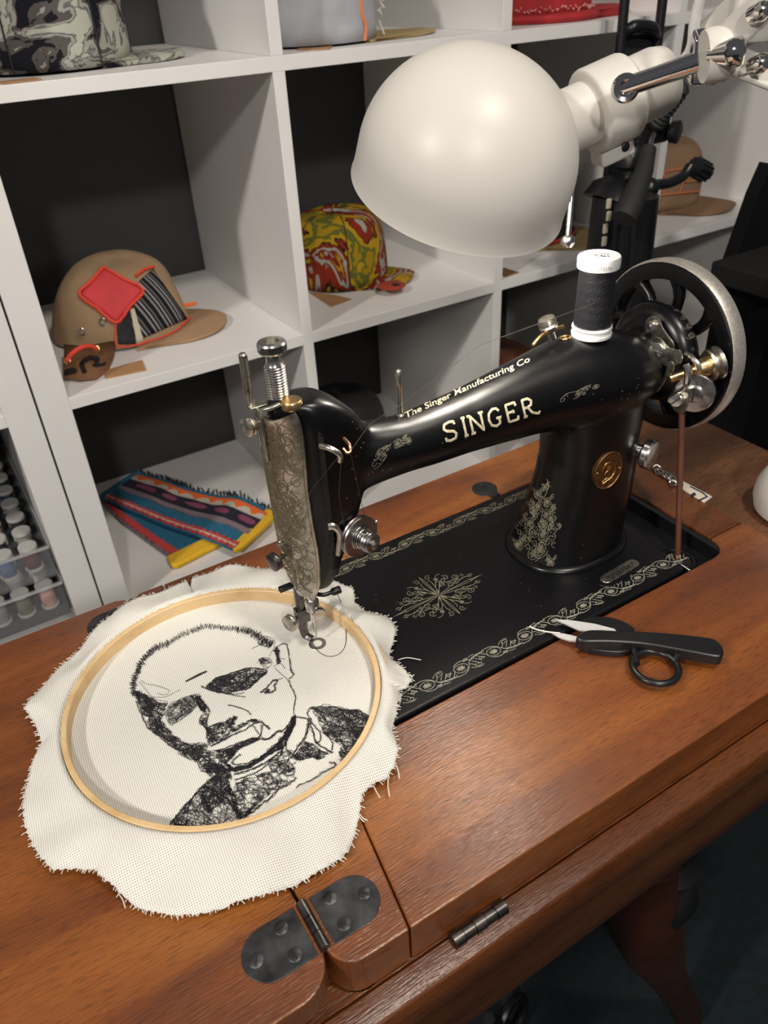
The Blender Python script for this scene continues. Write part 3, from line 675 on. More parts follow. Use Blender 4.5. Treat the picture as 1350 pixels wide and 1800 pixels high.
build('face_plate_eyelet',G().torus(V(-.0165,-.0085,.1075),.0022,.0007,(.2,0,1),16,6),NICK,MC)
# take-up lever, small guides and tension on the front of the head
tk=smooth_path([V(.012,-.029,.1840),V(.0150,-.036,.1845),V(.0195,-.039,.1800),V(.0205,-.037,.1740)],6)
build('take_up_lever',G().tube(tk,.0019,10),NICK,MC)
tg=smooth_path([V(.030,-.026,.1820),V(.0305,-.032,.1800),V(.0300,-.034,.1765),V(.0275,-.034,.1760),V(.0265,-.031,.1780)],5)
build('front_thread_hook',G().tube(tg,.0011,8),mat('copper_wire',(.55,.30,.18),.35,1),MC)
lv=smooth_path([V(.011,-.0290,.1225),V(.0150,-.0300,.1215),V(.0185,-.0300,.1140),V(.0175,-.0295,.1040),V(.0165,-.029,.0965)],6)
build('presser_lifter_cam',G().tube(lv,[.0024]*9+[.0020]*(len(lv)-9),8),NICK,MC)
build('head_side_slot',G().box((.0125,-.0268,.100),(.0155,-.0245,.188)),INK,MC,smooth=False)
tc=V(.0335,-.0255,.1040); ta=V(.22,-.97,.02).normalized()
d1=G(); d1.lathe([(.0060,-.003),(.0150,.000),(.0152,.0012),(.0145,.0020),(.0148,.0028),(.0155,.0040),(.0150,.0052),(.0100,.0056),(.0070,.0050)],tc,ta,40); TD=build('tension_discs',d1,DKST2,MC,ang=25)
sp_=[]; tx,ty,_=frame(ta)
for i in range(80):
    a=i*2*math.pi/16; r=.0088-.0040*i/80; sp_.append(tc+ta*(.0050+.0060*i/80)+tx*(r*math.cos(a))+ty*(r*math.sin(a)))
build('tension_spring',G().tube(sp_,.00055,6),STEEL,TD)
build('tension_nut',G().lathe([(.0030,.003),(.0030,.0105),(.0066,.0107),(.0074,.0117),(.0070,.0128),(.0074,.0139),(.0070,.0150),(.0072,.0160),(.0060,.0170),(.0034,.0172),(.0034,.0195),(.0022,.0205),(.0003,.021)],tc,ta,36),DKST2,TD,ang=30)
wsp=smooth_path([tc+tx*.002-ty*.015+ta*.003,tc-ty*.0185+ta*.002+tx*.004,tc-ty*.0190+ta*.001-tx*.001,tc-ty*.0165+ta*.002-tx*.004],5)
build('check_spring',G().tube(wsp,.0005,6),STEEL,TD)
# needle bar, presser bar and foot
NX,NY=.0010,-.0080
build('needle_bar',G().cyl((NX,NY,.044),(NX,NY,.072),.0034,n=20),STEEL,MC)
cl=G(); cl.lathe([(.0034,-.001),(.0052,0),(.0052,.008),(.0040,.010)],(NX,NY,.0395),(0,0,1),20)
NC=build('needle_clamp',cl,STEEL,MC)
build('clamp_screw',G().lathe([(.0016,0),(.0016,.004),(.0045,.0045),(.0046,.0075),(.0040,.0085),(.0003,.0087)],V(NX+.001,NY-.004,.0420),(-.10,-.98,.1),24),STEEL,NC)
build('needle',G().lathe([(.0011,.030),(.0010,.020),(.0006,.018),(.00055,.004),(.0001,0)][::-1],(NX,NY,.0085),(0,0,1),12),CHROME,MC)
fr=G(); fr.tube(smooth_path([V(-.004,.004,.058),V(.006,-.012,.0535),V(.016,-.014,.0525),V(.022,-.0145,.0525)],5),[.0016]*10+[.0030]*6,8)
build('presser_lifter_arm',fr,BLACKM,MC)
PX,PY=-.0030,.0050
build('presser_bar',G().cyl((PX,PY,.024),(PX,PY,.072),.0036,n=20),DKST,MC)
ft=G(); ft.box((PX-.005,PY-.0045,.0205),(PX+.005,PY+.003,.0330)); ft.tube(smooth_path([V(PX,PY,.020),V(PX,PY+.001,.013),V(PX+.0005,PY-.001,.0050),V(NX-.001,NY+.0065,.0034)],5),[.0040]*6+[.0034]*10,8)
ft=build('presser_foot',ft,DKST,MC,bevel=.0004)
build('foot_ring',G().lathe([(.0034,0),(.0070,0),(.0072,.0008),(.0066,.0014),(.0036,.0014)],(NX,NY-.0005,.0030),(0,0,1),28,closed=True),STEEL,ft)
thumb('foot_thumb_screw',V(PX-.004,PY-.001,.0265),(-.93,-.36,0),.0066,.0045,NICK)
build('thread_cutter',G().obox(V(-.012,.006,.0565),V(1,0,0),V(0,1,0),V(0,0,1),.0055,.0022,.0022),BLACKM,MC,bevel=.0012)
# ---- hand wheel
wc=V(.3500,-.0060,.1530)
rim=G(); R0=.0705
rim.lathe([(.0565,-.005),(.0575,-.0080),(.0655,-.0085),(R0-.0015,-.0080),(R0,-.0065),(R0+.0004,.0050),(R0-.001,.0080),(.0655,.0085),(.0575,.0080),(.0565,.005)],wc,(1,0,0),72,closed=True)
HW=build('hand_wheel',rim,BLACK,MC,ang=30)
build('bright_rim',G().lathe([(R0+.0003,-.0066),(R0+.0012,-.0045),(R0+.0016,0),(R0+.0010,.0060),(R0+.0002,.0078),(R0-.002,.0080),(R0-.002,-.0072)],wc,(1,0,0),90,closed=True),RIMM,HW,ang=50)
build('wheel_hub',G().lathe([(.0,-.014),(.012,-.014),(.017,-.010),(.019,-.004),(.019,.010),(.013,.016),(.0,.018)],wc,(1,0,0),40),BLACK,HW)
for i in range(9):
    a=2*math.pi*(i+.27)/9; pts=[]
    for k in range(7):
        r=.017+(.0590-.017)*k/6; b=a+.16*math.sin(math.pi*k/6); pts.append(wc+V(-.001-.004*(1-k/6),r*math.cos(b),r*math.sin(b)))
    build('spoke',G().tube(pts,[.0062,.0055,.0048,.0045,.0048,.0055,.0066],10),BLACK,HW)
# ---- bobbin winder cluster on the right end
BWx=.318
def bwp(x,y,X=.322): return Vector(CAMP+(X-CAMP[0])/ray(x,y)[0]*ray(x,y))
bwb=build('bobbin_winder',G().tube([bwp(1135,600,.325),bwp(1165,650,.325),bwp(1195,690,.33)],[.012,.011,.009],12),BLACKM,MC)
n_bw=V(-.93,-.36,.1).normalized()
def bplate(name,px,m=NICK,X=.3125,th=.0022,r=1):
    c=[bwp(x,y,X) for x,y in px]; g=G(); n=len(c); vs=[p for p in c]+[p+n_bw*(-th) for p in c]
    g.add(vs,[tuple(range(n)),tuple(reversed(range(n,2*n)))]+[(i,(i+1)%n,n+(i+1)%n,n+i) for i in range(n)])
    return build(name,g,m,bwb,bevel=.0004,smooth=False)
def s2(P,n=4): return [(p.x,p.y) for p in smooth_path([(a,b,0) for a,b in P],n,True)]
bplate('winder_top_plate',s2([(1136,563),(1147,556),(1158,560),(1164,575),(1174,590),(1184,603),(1183,614),(1172,606),(1158,600),(1145,594),(1134,580)]),X=0.309)
bplate('winder_middle_plate',s2([(1142,602),(1150,594),(1160,595),(1175,611),(1190,616),(1197,625),(1192,640),(1178,645),(1160,640),(1146,628)]),X=0.303)
bplate('winder_latch',s2([(1186,618),(1195,616),(1199,628),(1196,640),(1190,636),(1182,628)]),X=0.300)
bplate('winder_lever',s2([(1173,640),(1181,636),(1185,645),(1181,656),(1172,664),(1164,678),(1155,689),(1147,690),(1156,672),(1168,660)]),X=0.298)
bplate('winder_lower_bracket',s2([(1178,700),(1190,692),(1203,690),(1210,700),(1206,722),(1192,726),(1182,718)]),X=0.299)
for i,(x,y,r,X) in enumerate([(1144,573,.0042,.308),(1154,616,.0062,.3015),(1190,703,.0050,.297),(1157,657,.0040,.3005)]):
    c=bwp(x,y,X); s=build('winder_screw',G().lathe([(r,0),(r,.002),(r*.9,.0032),(.0003,.0036)],c,n_bw,24),STEEL,bwb,ang=35)
    fx,fy_,_=frame(n_bw); a=.4+i; build('slot',G().obox(c+n_bw*.0036,(fx*math.cos(a)+fy_*math.sin(a)),(fy_*math.cos(a)-fx*math.sin(a)),n_bw,r*.85,r*.1,.0003),INK,s,smooth=False)
c=bwp(1221,690,.316); n2=V(-.86,-.50,.08).normalized()
wdg=G().lathe([(.0150,-.003),(.0155,-.002),(.0155,.0015),(.0148,.0025),(.0070,.0027),(.0068,.0040),(.0055,.0050),(.0003,.0054)],c,n2,48)
build('worm_gear_disc',wdg,STEEL,bwb,ang=30)
fx,fy_,_=frame(n2); build('slot',G().obox(c+n2*.0055,fx,fy_,n2,.0050,.0006,.0003),INK,bwb,smooth=False)
sa,sb=bwp(1177,666,.300),bwp(1262,637,.336)
d=(sb-sa).normalized(); L_=(sb-sa).length
build('winder_spindle',G().lathe([(.0028,0),(.0034,.001),(.0034,L_*.30),(.0065,L_*.31),(.0065,L_*.40),(.0045,L_*.41),(.0045,L_*.55),(.0070,L_*.56),(.0078,L_*.80),(.0078,L_*.86)],sa,d,28),BRASS,bwb,ang=30)
build('winder_pulley',G().lathe([(.006,L_*.78),(.0115,L_*.80),(.0125,L_*.84),(.0098,L_*.88),(.0098,L_*.91),(.0128,L_*.95),(.0128,L_*1.02),(.0110,L_*1.05),(.0003,L_*1.06)],sa,d,36),NICK,bwb,ang=30)
wc_=smooth_path([bwp(1205,640,.300),bwp(1209,655,.300),bwp(1208,672,.300),bwp(1202,685,.300),bwp(1190,692,.299),bwp(1180,696,.299),bwp(1177,706,.299)],5)
build('winder_wire_clip',G().tube(wc_,[.0026]*12+[.0018]*(len(wc_)-12),8),STEEL,bwb)
cl_=smooth_path([bwp(1205,622,.312),bwp(1215,628,.312),bwp(1226,640,.312),bwp(1229,652,.312)],5)
build('winder_clip',G().tube(cl_,.0022,8),STEEL,bwb)
# ================================================================ LEATHER BELT
bt0=bwp(1199,724,.330); bt1=V(.3190,-.0800,-.0140)
pth=[bt0,(bt0+bt1)/2,bt1]
belt=tag(build('drive_belt',G().tube(pth,.0026,10),LEATHER),'thin brown leather drive belt hanging from the hand wheel into the table','belt')
# ================================================================ THREAD SPOOL ON THE ARM
hs_=hit(1035,590); sb_=V(.2480,YC-.002,.1925)
SPL=thing('thread_spool',sb_,'large spool of black thread with white ends, standing on top of the sewing machine','spool')
build('spool_base',G().lathe([(.0120,.0006),(.0148,.0008),(.0150,.0030),(.0140,.0036),(.0138,.0060),(.0150,.0072),(.0146,.0085),(.0115,.0090)],sb_,(0,0,1),48),PLASTW,SPL,ang=35)
tp=[(.0115,.0080)]
for i in range(25): tp+= [(.0137+.00015*math.sin(i*1.7)-.0006*(i/24),.0090+i*.00175)]
tp+=[(.0110,.0520)]
build('thread_winding',G().lathe(tp,sb_,(0,0,1),48),SPOOLT,SPL,ang=80)
st_=build('spool_cap',G().lathe([(.0110,.0510),(.0150,.0515),(.0152,.0525),(.0152,.0585),(.0146,.0595),(.0140,.0596),(.0138,.0590),(.0005,.0590)],sb_,(0,0,1),48),PLASTW,SPL,ang=35)
ct=sb_+V(0,0,.0592); lb=G(); rx=V(.75,-.62,0).normalized(); ry=V(.62,.75,0).normalized()
r3=random.Random(5)
for (cx,cy,w_,h_) in [(-3,2.5,1.6,5),(-1,5,.6,2),(1,5,.6,2.5),(3,4.6,1,2),(5.5,4,1.2,4),(5.5,-.5,1.4,3),(1,1,2.6,.5),(1,-.5,.5,2.6),(2.5,-1,.5,2.4),(3.4,0,.5,3),(-1.5,-2.5,2,.5),(-2,.5,.6,.6)]:
    for k in range(3): lb.obox(ct+rx*((cx+k*.5)*.001)+ry*(cy*.001-k*.0006),rx,ry,V(0,0,1),.00022+.0001*w_,.00015+.00010*h_,.00006)
build('printed_label',lb,INK,st_,smooth=False)
def capring(a0,a1,z0):
    def f(u,v):
        a=a0+(a1-a0)*u; return sb_+V(.01527*math.cos(a),.01527*math.sin(a),z0+v*.0036)
    return f
build('printed_number',text_on(G(),'M292116',capring(-2.55,-1.75,.0535)),mat('grey_ink',(.25,.25,.24),.5),st_,recalc=False,smooth=False)
build('printed_maker_name',text_on(G(),'Gutermann',capring(-.95,.2,.0535),.01),INK,st_,recalc=False,smooth=False)
# ================================================================ TABLE-TOP THINGS: HOOP AND CLOTH
HC=V(-.0790,-.0215,0); HR=.1125
BT=.0024
def ringmesh(r0,r1,z0,z1,gap=None,n=120,tilt=None):
    g=G(); A=[(2*math.pi*i/n) for i in range(n)] if gap is None else [gap[0]+(gap[1]-gap[0])*i/n for i in range(n+1)]
    prof=[(r0,z0),(r0,z1-.0006),(r0+.0006,z1),(r1-.0006,z1),(r1,z1-.0006),(r1,z0)]
    rings=[[HC+V(r*math.cos(a),r*math.sin(a),z) for r,z in prof] for a in A]
    return g.loft(rings,closed=gap is None)
HP=thing('embroidery_hoop',(HC.x,HC.y,BT),'round pale wooden embroidery hoop gripping the stitched portrait','embroidery hoop')
build('inner_ring',ringmesh(HR-.0062,HR-.0022,BT+.0012,BT+.0122),HOOPW,HP,ang=30)
ga=math.radians(107)
build('outer_ring',ringmesh(HR+.0002,HR+.0046,BT+.0008,BT+.0108,(ga+.04,ga+2*math.pi-.04)),HOOPW,HP,ang=30)
for s in (0,): pass
CL=thing('embroidered_cloth',(HC.x,HC.y,BT),'round piece of white linen with frayed edge and a black-thread portrait of a man','cloth')
OUT=[(45,1250),(62,1228),(85,1195),(110,1165),(150,1125),(185,1095),(215,1068),(245,1050),(290,1030),(328,1019),(334,1034),(338,1012),(370,1003),(400,995),(440,1000),(470,1004),(510,1008),(590,1020),(620,1027),(622,1060),(640,1075),(680,1088),(696,1108),(690,1130),(680,1148),(702,1165),(722,1190),(716,1208),(692,1215),(686,1240),(690,1290),(700,1318),(694,1345),(680,1365),(655,1375),(636,1395),(630,1430),(612,1490),(600,1505),(560,1530),(520,1555),(460,1580),(420,1590),(300,1605),(240,1590),(200,1560),(170,1535),(130,1528),(95,1530),(60,1490),(42,1450),(40,1410),(48,1360),(55,1340),(75,1305),(62,1272)]
po=[]
for x,y in OUT:
    p=U(x,y,.007)-HC; po.append((math.atan2(p.y,p.x),math.hypot(p.x,p.y)))
po.sort(); pa=[a for a,_ in po]; pr_=[r for _,r in po]
pa=[pa[-1]-2*math.pi]+pa+[pa[0]+2*math.pi]; pr_=[pr_[-1]]+pr_+[pr_[0]]
def edge_r(a): a=(a+math.pi)%(2*math.pi)-math.pi; return max(float(np.interp(a,pa,pr_)),HR+.010)
NA=720; g=G(); rr_=random.Random(9)
jit=[rr_.uniform(-1,1) for _ in range(NA)]
radii=[0]+[HR*k/16 for k in range(1,16)]
def fold(a): return .5+.5*math.sin(7*a+1.3+.9*math.sin(3*a))
rings=[]
for r in radii[1:]: rings.append([(r,BT+.0014) for _ in range(NA)])
rings.append([(HR-.0068,BT+.0014)]*NA); 
rings.append([(HR-.0021,BT+.0008)]*NA); rings.append([(HR-.0014,BT+.0030)]*NA); rings.append([(HR-.0012,BT+.0118)]*NA); rings.append([(HR+.0010,BT+.0128)]*NA)
for k in range(1,11):
    row=[]
    for i in range(NA):
        a=2*math.pi*i/NA; e=edge_r(a)+(.0007*jit[i] if k==10 else 0); r=HR+.001+(e-HR-.001)*k/10
        t=k/10; f=fold(a); lift=.35 if -1.35<a%(2*math.pi)-2*math.pi<-.1 or (a%(2*math.pi))>4.9 else 0
        zz_=BT+.0128*(1-t)**1.3+ t*(.0012+.0060*f)+.004*math.sin(math.pi*t)*f+ .0012*math.sin(21*a+3*t)*t
        row.append((r,max(zz_,BT+.0004)))
    rings.append(row)
g.v.append(HC+V(0,0,BT+.0014))
for row in rings:
    for i in range(NA):
        a=2*math.pi*i/NA; g.v.append(HC+V(row[i][0]*math.cos(a),row[i][0]*math.sin(a),row[i][1]))
for i in range(NA): g.f.append((0,1+i,1+(i+1)%NA))
for j in range(len(rings)-1):
    for i in range(NA): a=1+j*NA; g.f.append((a+i,a+NA+i,a+NA+(i+1)%NA,a+(i+1)%NA))
fab=build('linen_fabric',g,LINEN,CL,ang=180)
so=fab.modifiers.new('thick','SOLIDIFY'); so.thickness=.0005; so.offset=1
# fray
g=G(); last=rings[-1]
for i in range(0,NA,1):
    a=2*math.pi*i/NA
    if rr_.random()<.55:
        L2=rr_.uniform(.0008,.0032); r,z=last[i]; p=HC+V(r*math.cos(a),r*math.sin(a),z+.0004); b=a+rr_.uniform(-.7,.7)
        g.tube([p,p+V(L2*.5*math.cos(b),L2*.5*math.sin(b),.0002),p+V(L2*math.cos(b),L2*math.sin(b),-.0002)],.00024,4)
for px in [[(655,1378),(662,1392),(668,1402)],[(683,1365),(682,1382),(685,1400)],[(695,1340),(700,1355),(702,1368)],[(632,1430),(638,1438),(646,1442)],[(628,1425),(632,1436),(640,1445)],[(208,1570),(216,1582),(220,1596)],[(232,1585),(240,1596)],[(85,1520),(98,1530)],[(722,1190),(728,1186)],[(700,1160),(716,1156),(740,1160)]]:
    g.tube(smooth_path([U(x,y,.0045) for x,y in px],4),.00032,5)
build('frayed_threads',g,COTTON,CL)['kind']='stuff'
# ---- the stitched portrait (lines on the fabric)
SZ=BT+.0024
emb=G()
def line(px,r=.00026,wob=.0,n=3):
    P=[U(x,y,SZ) for x,y in px]; P=smooth_path(P,n) if len(P)>2 else P
    if wob: P=[p+V(rnd.gauss(0,wob),rnd.gauss(0,wob),rnd.uniform(0,.0003)) for p in P]
    emb.tube(P,r*.62,3,cap=False)
def inside(p,poly):
    x,y=p; c=False; n=len(poly)
    for i in range(n):
        (x1,y1),(x2,y2)=poly[i],poly[(i+1)%n]
        if (y1>y)!=(y2>y) and x<(x2-x1)*(y-y1)/(y2-y1)+x1: c=not c
    return c
def scrib(poly,count,step=4.0,turn=.8,ln=14,r=.00022,ang=None,aspread=.5):
    xs=[p[0] for p in poly]; ys=[p[1] for p in poly]; k=0; tries=0
    while k<count and tries<count*40:
        tries+=1; p=(rnd.uniform(min(xs),max(xs)),rnd.uniform(min(ys),max(ys)))
        if not inside(p,poly): continue
        h=rnd.uniform(0,6.28) if ang is None else ang+rnd.gauss(0,aspread)+(math.pi if rnd.random()<.5 else 0); path=[p]
        w=rnd.choice((-1,1))*turn*.5
        for _ in range(ln):
            h+=w+rnd.gauss(0,turn*.45) if ang is None else rnd.gauss(0,turn*.25)
            q=(path[-1][0]+step*math.cos(h),path[-1][1]+step*.8*math.sin(h))
            if not inside(q,poly):
                h+=math.pi*.75; q=(path[-1][0]+step*.6*math.cos(h),path[-1][1]+step*.5*math.sin(h))
                if not inside(q,poly): break
            path.append(q)
        if len(path)>2:
            z=SZ+rnd.uniform(0,.0003); emb.tube(smooth_path([U(x,y,z) for x,y in path],2),r*.62,3,cap=False); k+=1
def outline(px,m=2,w=.0005,r=.00028,closed=False):
    for _ in range(m): line(px+([px[0]] if closed else []),r,w,5)
def hatch_band(px,half,per=2.6,r=.00022):
    P=[(p.x,p.y) for p in smooth_path([(a,b,0) for a,b in px],10)]; out=[]
    for i,(x,y) in enumerate(P):
        a=rnd.uniform(.5,1.2)*half; x0,y0=P[max(0,i-1)]; x1,y1=P[min(len(P)-1,i+1)]; d=math.hypot(x1-x0,y1-y0)+1e-6; nx,ny=-(y1-y0)/d,(x1-x0)/d
        s=1 if i%2 else -1; out.append((x+nx*a*s+rnd.gauss(0,1),y+ny*a*s+rnd.gauss(0,1)))
    line(out,r,0,3); 
def z4(L,ox=200,oy=1080,s=4.5): return [(ox+a/s,oy+b/s) for a,b in L]
def z5(L,ox=420,oy=1080): return [(ox+a/5.1923,oy+b/5.1923) for a,b in L]
def z6(L): return z5(L,260,1240)
hair=z4([(170,640),(150,560),(180,470),(215,380),(290,300),(350,250),(440,225),(520,170),(620,130),(700,100),(800,95),(880,105),(970,115),(1060,130),(1130,160),(1200,210),(1250,240)])
hatch_band(hair,5.5); hatch_band(hair,4.2); hatch_band(hair[:7],6.5); hatch_band(hair[:5],5); hatch_band(hair[12:],7.5); hatch_band(hair[13:],7)
scrib(z4([(1110,130),(1210,150),(1275,215),(1225,275),(1150,240),(1100,190)]),20,3.2,1.0,9,ang=1.9)
line(z4([(1170,235),(1110,260),(1090,272)])); line(z4([(1200,170),(1270,200),(1265,260),(1230,330)]))
# brow mark
for k in range(4): line(z4([(568,528+k*2),(620,500+k*3),(680,470+k*3),(735,448+k*2)]),.0005,.0001)
# right brow / eye mass
EY=z4([(735,570),(800,510),(880,480),(960,455),(1060,425),(1150,430),(1210,455),(1140,515),(1080,575),(1000,600),(900,620),(820,615),(770,595)])
scrib(EY,70,4.2,.55,16,.00028,ang=-.35,aspread=.35); scrib(EY,45,3,1.1,12,.00026); outline(EY,4,.0005,.00032,True)
line(z4([(690,570),(760,600),(860,625),(960,640),(1040,655)]),.0004,.0002); line(z4([(690,565),(740,590),(820,618),(960,632),(1030,620)]),.00035,.0002)
scrib(z4([(1140,350),(1200,335),(1250,375),(1240,420),(1190,430),(1160,400)]),16,3,1.2,10); line(z4([(1130,385),(1170,350),(1230,345),(1250,390),(1210,430)]))
# temple / ear
ear=z5([(325,315),(380,275),(435,275),(450,350),(465,430),(480,520),(500,550),(460,590)])
outline(ear,3,.0004); line(z5([(440,290),(455,380),(470,500),(485,540)])); scrib(z5([(310,330),(345,290),(375,330),(370,390),(390,430),(350,470),(335,430),(340,380)]),34,3,1.0,10)
line(z5([(380,400),(420,408)])); line(z5([(315,480),(345,455),(385,450),(420,495)])); line(z5([(330,490),(380,540),(430,580),(455,620)]))
outline(z5([(455,600),(470,650),(500,700),(515,760),(505,830),(500,910)]),3,.0003)
line(z5([(195,710),(250,680),(300,620),(345,600),(400,580)]),.0003,.0003); outline(z5([(200,715),(260,660),(320,600),(350,610),(320,650),(330,680),(290,715),(240,720)]),3,.0005); scrib(z5([(210,712),(270,660),(290,700),(250,722)]),10,3,1,7)
line(z5([(310,650),(335,665),(320,700),(280,705)]))
# left face side: temple lines
line(z4([(215,520),(260,550),(330,560),(390,580),(435,600),(420,635),(360,630),(345,615)]),.0002,.0001); line(z4([(310,655),(400,655),(480,620),(525,595)]),.0002,.0001); line(z4([(200,530),(240,580),(290,640),(340,675),(430,690)]),.0002)
# left cheek/beard mass
BE=z4([(135,600),(200,590),(250,620),(300,655),(350,690),(430,700),(400,790),(370,850),(440,910),(520,980),(600,1020),(700,1010),(760,1020),(800,1070),(900,1060),(960,1090),(930,1160),(860,1180),(900,1230),(880,1290),(800,1330),(720,1240),(660,1160),(560,1120),(480,1060),(400,990),(300,920),(250,830),(200,740)])
scrib(BE,150,4.0,.95,16,.00023)
CH1=z4([(150,600),(250,620),(310,680),(330,760),(260,790),(210,720)]); scrib(CH1,36,3.6,.9,12,ang=1.3,aspread=.4)
CH2=z4([(260,780),(380,830),(480,960),(640,1040),(720,1060),(680,1150),(560,1110),(460,1040),(360,960),(280,900)]); scrib(CH2,85,3.2,1.1,12)
outline(z4([(170,680),(220,790),(280,900),(380,980),(470,1050),(560,1120),(650,1160),(700,1230),(780,1270)]),3,.0006)
# left eye area
LE=z4([(400,790),(440,720),(520,670),(610,640),(680,640),(660,720),(590,790),(500,850),(450,870)])
scrib(LE,70,4.2,.7,12,.00018,ang=-.7,aspread=.3); outline(LE,2,.0004,.0002,True); line(z4([(560,750),(590,715),(620,735),(570,780),(555,760)])); scrib(z4([(600,640),(690,640),(740,740),(700,790),(650,700)]),34,3.2,1,9)
# nose ridge
NR=z4([(650,690),(700,680),(750,760),(745,820),(720,870),(770,900),(800,860),(880,840),(940,800),(990,800),(940,880),(880,940),(820,990),(770,1030),(735,960),(720,900),(680,850),(700,780)])
scrib(NR,75,3.3,1.0,12,.00026); outline(z4([(660,650),(720,710),(755,760),(740,820),(735,880),(740,960),(750,1020)]),4,.0006); outline(z4([(690,800),(680,850),(720,890),(760,890),(800,870)]),3,.0004)
outline(z4([(900,718),(960,728),(1020,748),(1060,768),(1085,795)]),3,.0002,.00032)
scrib(z4([(905,900),(940,810),(990,800),(960,870),(920,930)]),14,3.5,.7,9)
# mouth and moustache
MO=z4([(800,990),(870,950),(960,880),(1060,830),(1160,820),(1160,850),(1060,870),(960,930),(880,980),(820,1030)])
scrib(MO,38,3.2,.9,11); outline(z4([(770,1040),(860,1000),(950,950),(1040,910),(1100,870),(1160,850),(1200,875),(1235,905)]),4,.0005,.0003)
outline(z4([(820,1080),(900,1050),(980,1020),(1080,990),(1160,960),(1165,880)]),3,.0005); scrib(z4([(880,1070),(980,1020),(1090,970),(1180,980),(1100,1020),(1000,1060),(950,1120),(900,1150)]),80,3.2,1,11)
outline(z4([(1100,880),(1140,930),(1170,980),(1230,985),(1270,955)]),2,.0004)
# chin strap, neck
outline(z4([(1000,1110),(950,1150),(940,1180),(1000,1190),(1120,1150),(1220,1090),(1300,1020),(1345,960)]),3,.0004)
JW=z6([(700,510),(780,560),(900,540),(1020,480),(1100,410),(1180,360),(1230,290),(1240,240),(1330,100),(1345,150),(1300,270),(1240,390),(1160,430),(1060,490),(940,570),(800,610),(730,600)])
scrib(JW,75,4,.6,14,.0003,ang=-.5,aspread=.3); outline(z6([(700,520),(780,580),(900,555),(1020,490),(1100,420),(1180,350),(1220,290)]),6,.0008,.0004)
outline(z6([(790,630),(900,600),(1000,560),(1090,510),(1180,450),(1240,390)]),4,.0006,.00032); outline(z6([(800,680),(920,640),(1010,600),(1100,520)]),3,.0005)
outline(z6([(1040,310),(1110,300),(1180,240),(1230,230),(1300,150),(1345,90)]),4,.0006,.0003)
# collar
outline(z5([(495,930),(540,940),(610,950),(640,965)]),3,.0003); outline(z5([(640,960),(635,1030),(600,1130),(540,1210),(490,1300)]),5,.0006,.00032); scrib(z5([(480,930),(525,930),(520,1000),(480,1080),(430,1160),(400,1130),(450,1010)]),50,3.5,.6,10,.0003,ang=2.1,aspread=.3)
outline(z5([(430,1150),(440,1230),(475,1290)]),3,.0005,.00028); outline(z5([(650,990),(670,1060),(700,1160),(745,1200),(850,1260)]),4,.0005,.0003); outline(z5([(620,900),(650,960),(700,1030),(745,1080),(740,1150),(700,1170)]),3,.0004)
outline(z5([(625,900),(650,850),(700,860),(760,890)]),3,.0004); outline(z5([(770,1080),(850,1160),(850,1240)]),3,.0004)
# right shoulder scribble
SH=z5([(650,855),(820,840),(960,865),(1110,870),(1200,930),(1245,990),(1220,1120),(1150,1250),(1100,1340),(1060,1390),(1020,1340),(930,1200),(840,1140),(760,1080),(730,980),(680,910)])
scrib(SH,62,6,.35,16,.00026); scrib(SH,36,6.5,.25,14,.00026,ang=1.35,aspread=.3); scrib(SH,28,6.5,.25,14,.00026,ang=.35,aspread=.3); outline(z5([(650,855),(820,843),(960,870),(1100,890),(1180,950),(1250,990)]),4,.0009); outline(z5([(1245,990),(1220,1080),(1180,1200),(1140,1260)]),2,.0008)
SH2=z5([(930,1200),(1020,1300),(1130,1250),(1100,1400),(1020,1480),(950,1440),(990,1390),(900,1270)]); scrib(SH2,38,5,.5,10,.00026)
outline([(598,1335),(604,1350),(610,1368),(614,1362),(620,1352),(628,1345)],2,.0005)
# lapel / tie
TI=z5([(490,1300),(600,1150),(680,1180),(760,1240),(840,1260),(790,1300),(730,1330),(650,1310),(560,1340),(510,1330)]); scrib(TI,50,4.2,.7,12,.00025)
TI2=z6([(1090,500),(1240,400),(1345,400),(1349,640),(1280,700),(1180,760),(1080,840),(980,930),(870,1040),(830,960),(760,780),(800,690),(950,640),(1100,600)])
scrib(TI2,105,4.2,.8,14,.00026); outline(z6([(870,1045),(960,960),(1080,880),(1180,770),(1280,720),(1345,660)]),4,.0008,.0003)
outline([(520,1384-0),(545,1372),(565,1360),(590,1345),(578,1340)],3,.0006)
outline(z6([(740,740),(780,850),(820,960),(870,1050)]),6,.0008,.0004); outline(z6([(660,760),(740,880),(800,980),(850,1080),(900,1170)]),4,.0006,.0003)
# left shoulder
LS=z6([(590,640),(720,640),(740,740),(820,960),(880,1050),(900,1180),(760,1220),(560,1245),(300,1260),(140,1250),(160,1160),(250,1010),(360,880),(470,760)])
scrib(LS,60,6,.5,16,.00024); scrib(LS,55,6,.25,18,.00024,ang=1.75,aspread=.28); scrib(z6([(600,640),(740,640),(760,800),(560,1000),(480,900),(480,780)]),70,5,.3,12,.00024,ang=2.0,aspread=.3)
outline(z6([(620,640),(500,740),(400,850),(300,960),(220,1070),(140,1180),(140,1250)]),5,.0006,.0003); hatch_band(z6([(140,1248),(300,1256),(450,1252),(600,1240),(760,1220),(890,1180)]),2.2,r=.0003)
scrib(z6([(640,1090),(830,1050),(890,1170),(700,1220)]),50,3.2,1,10)
scrib(z6([(460,520),(640,520),(760,590),(770,680),(640,640),(540,610)]),60,3.4,1,11)
build('stitched_portrait',emb,THREADB,CL,recalc=False)
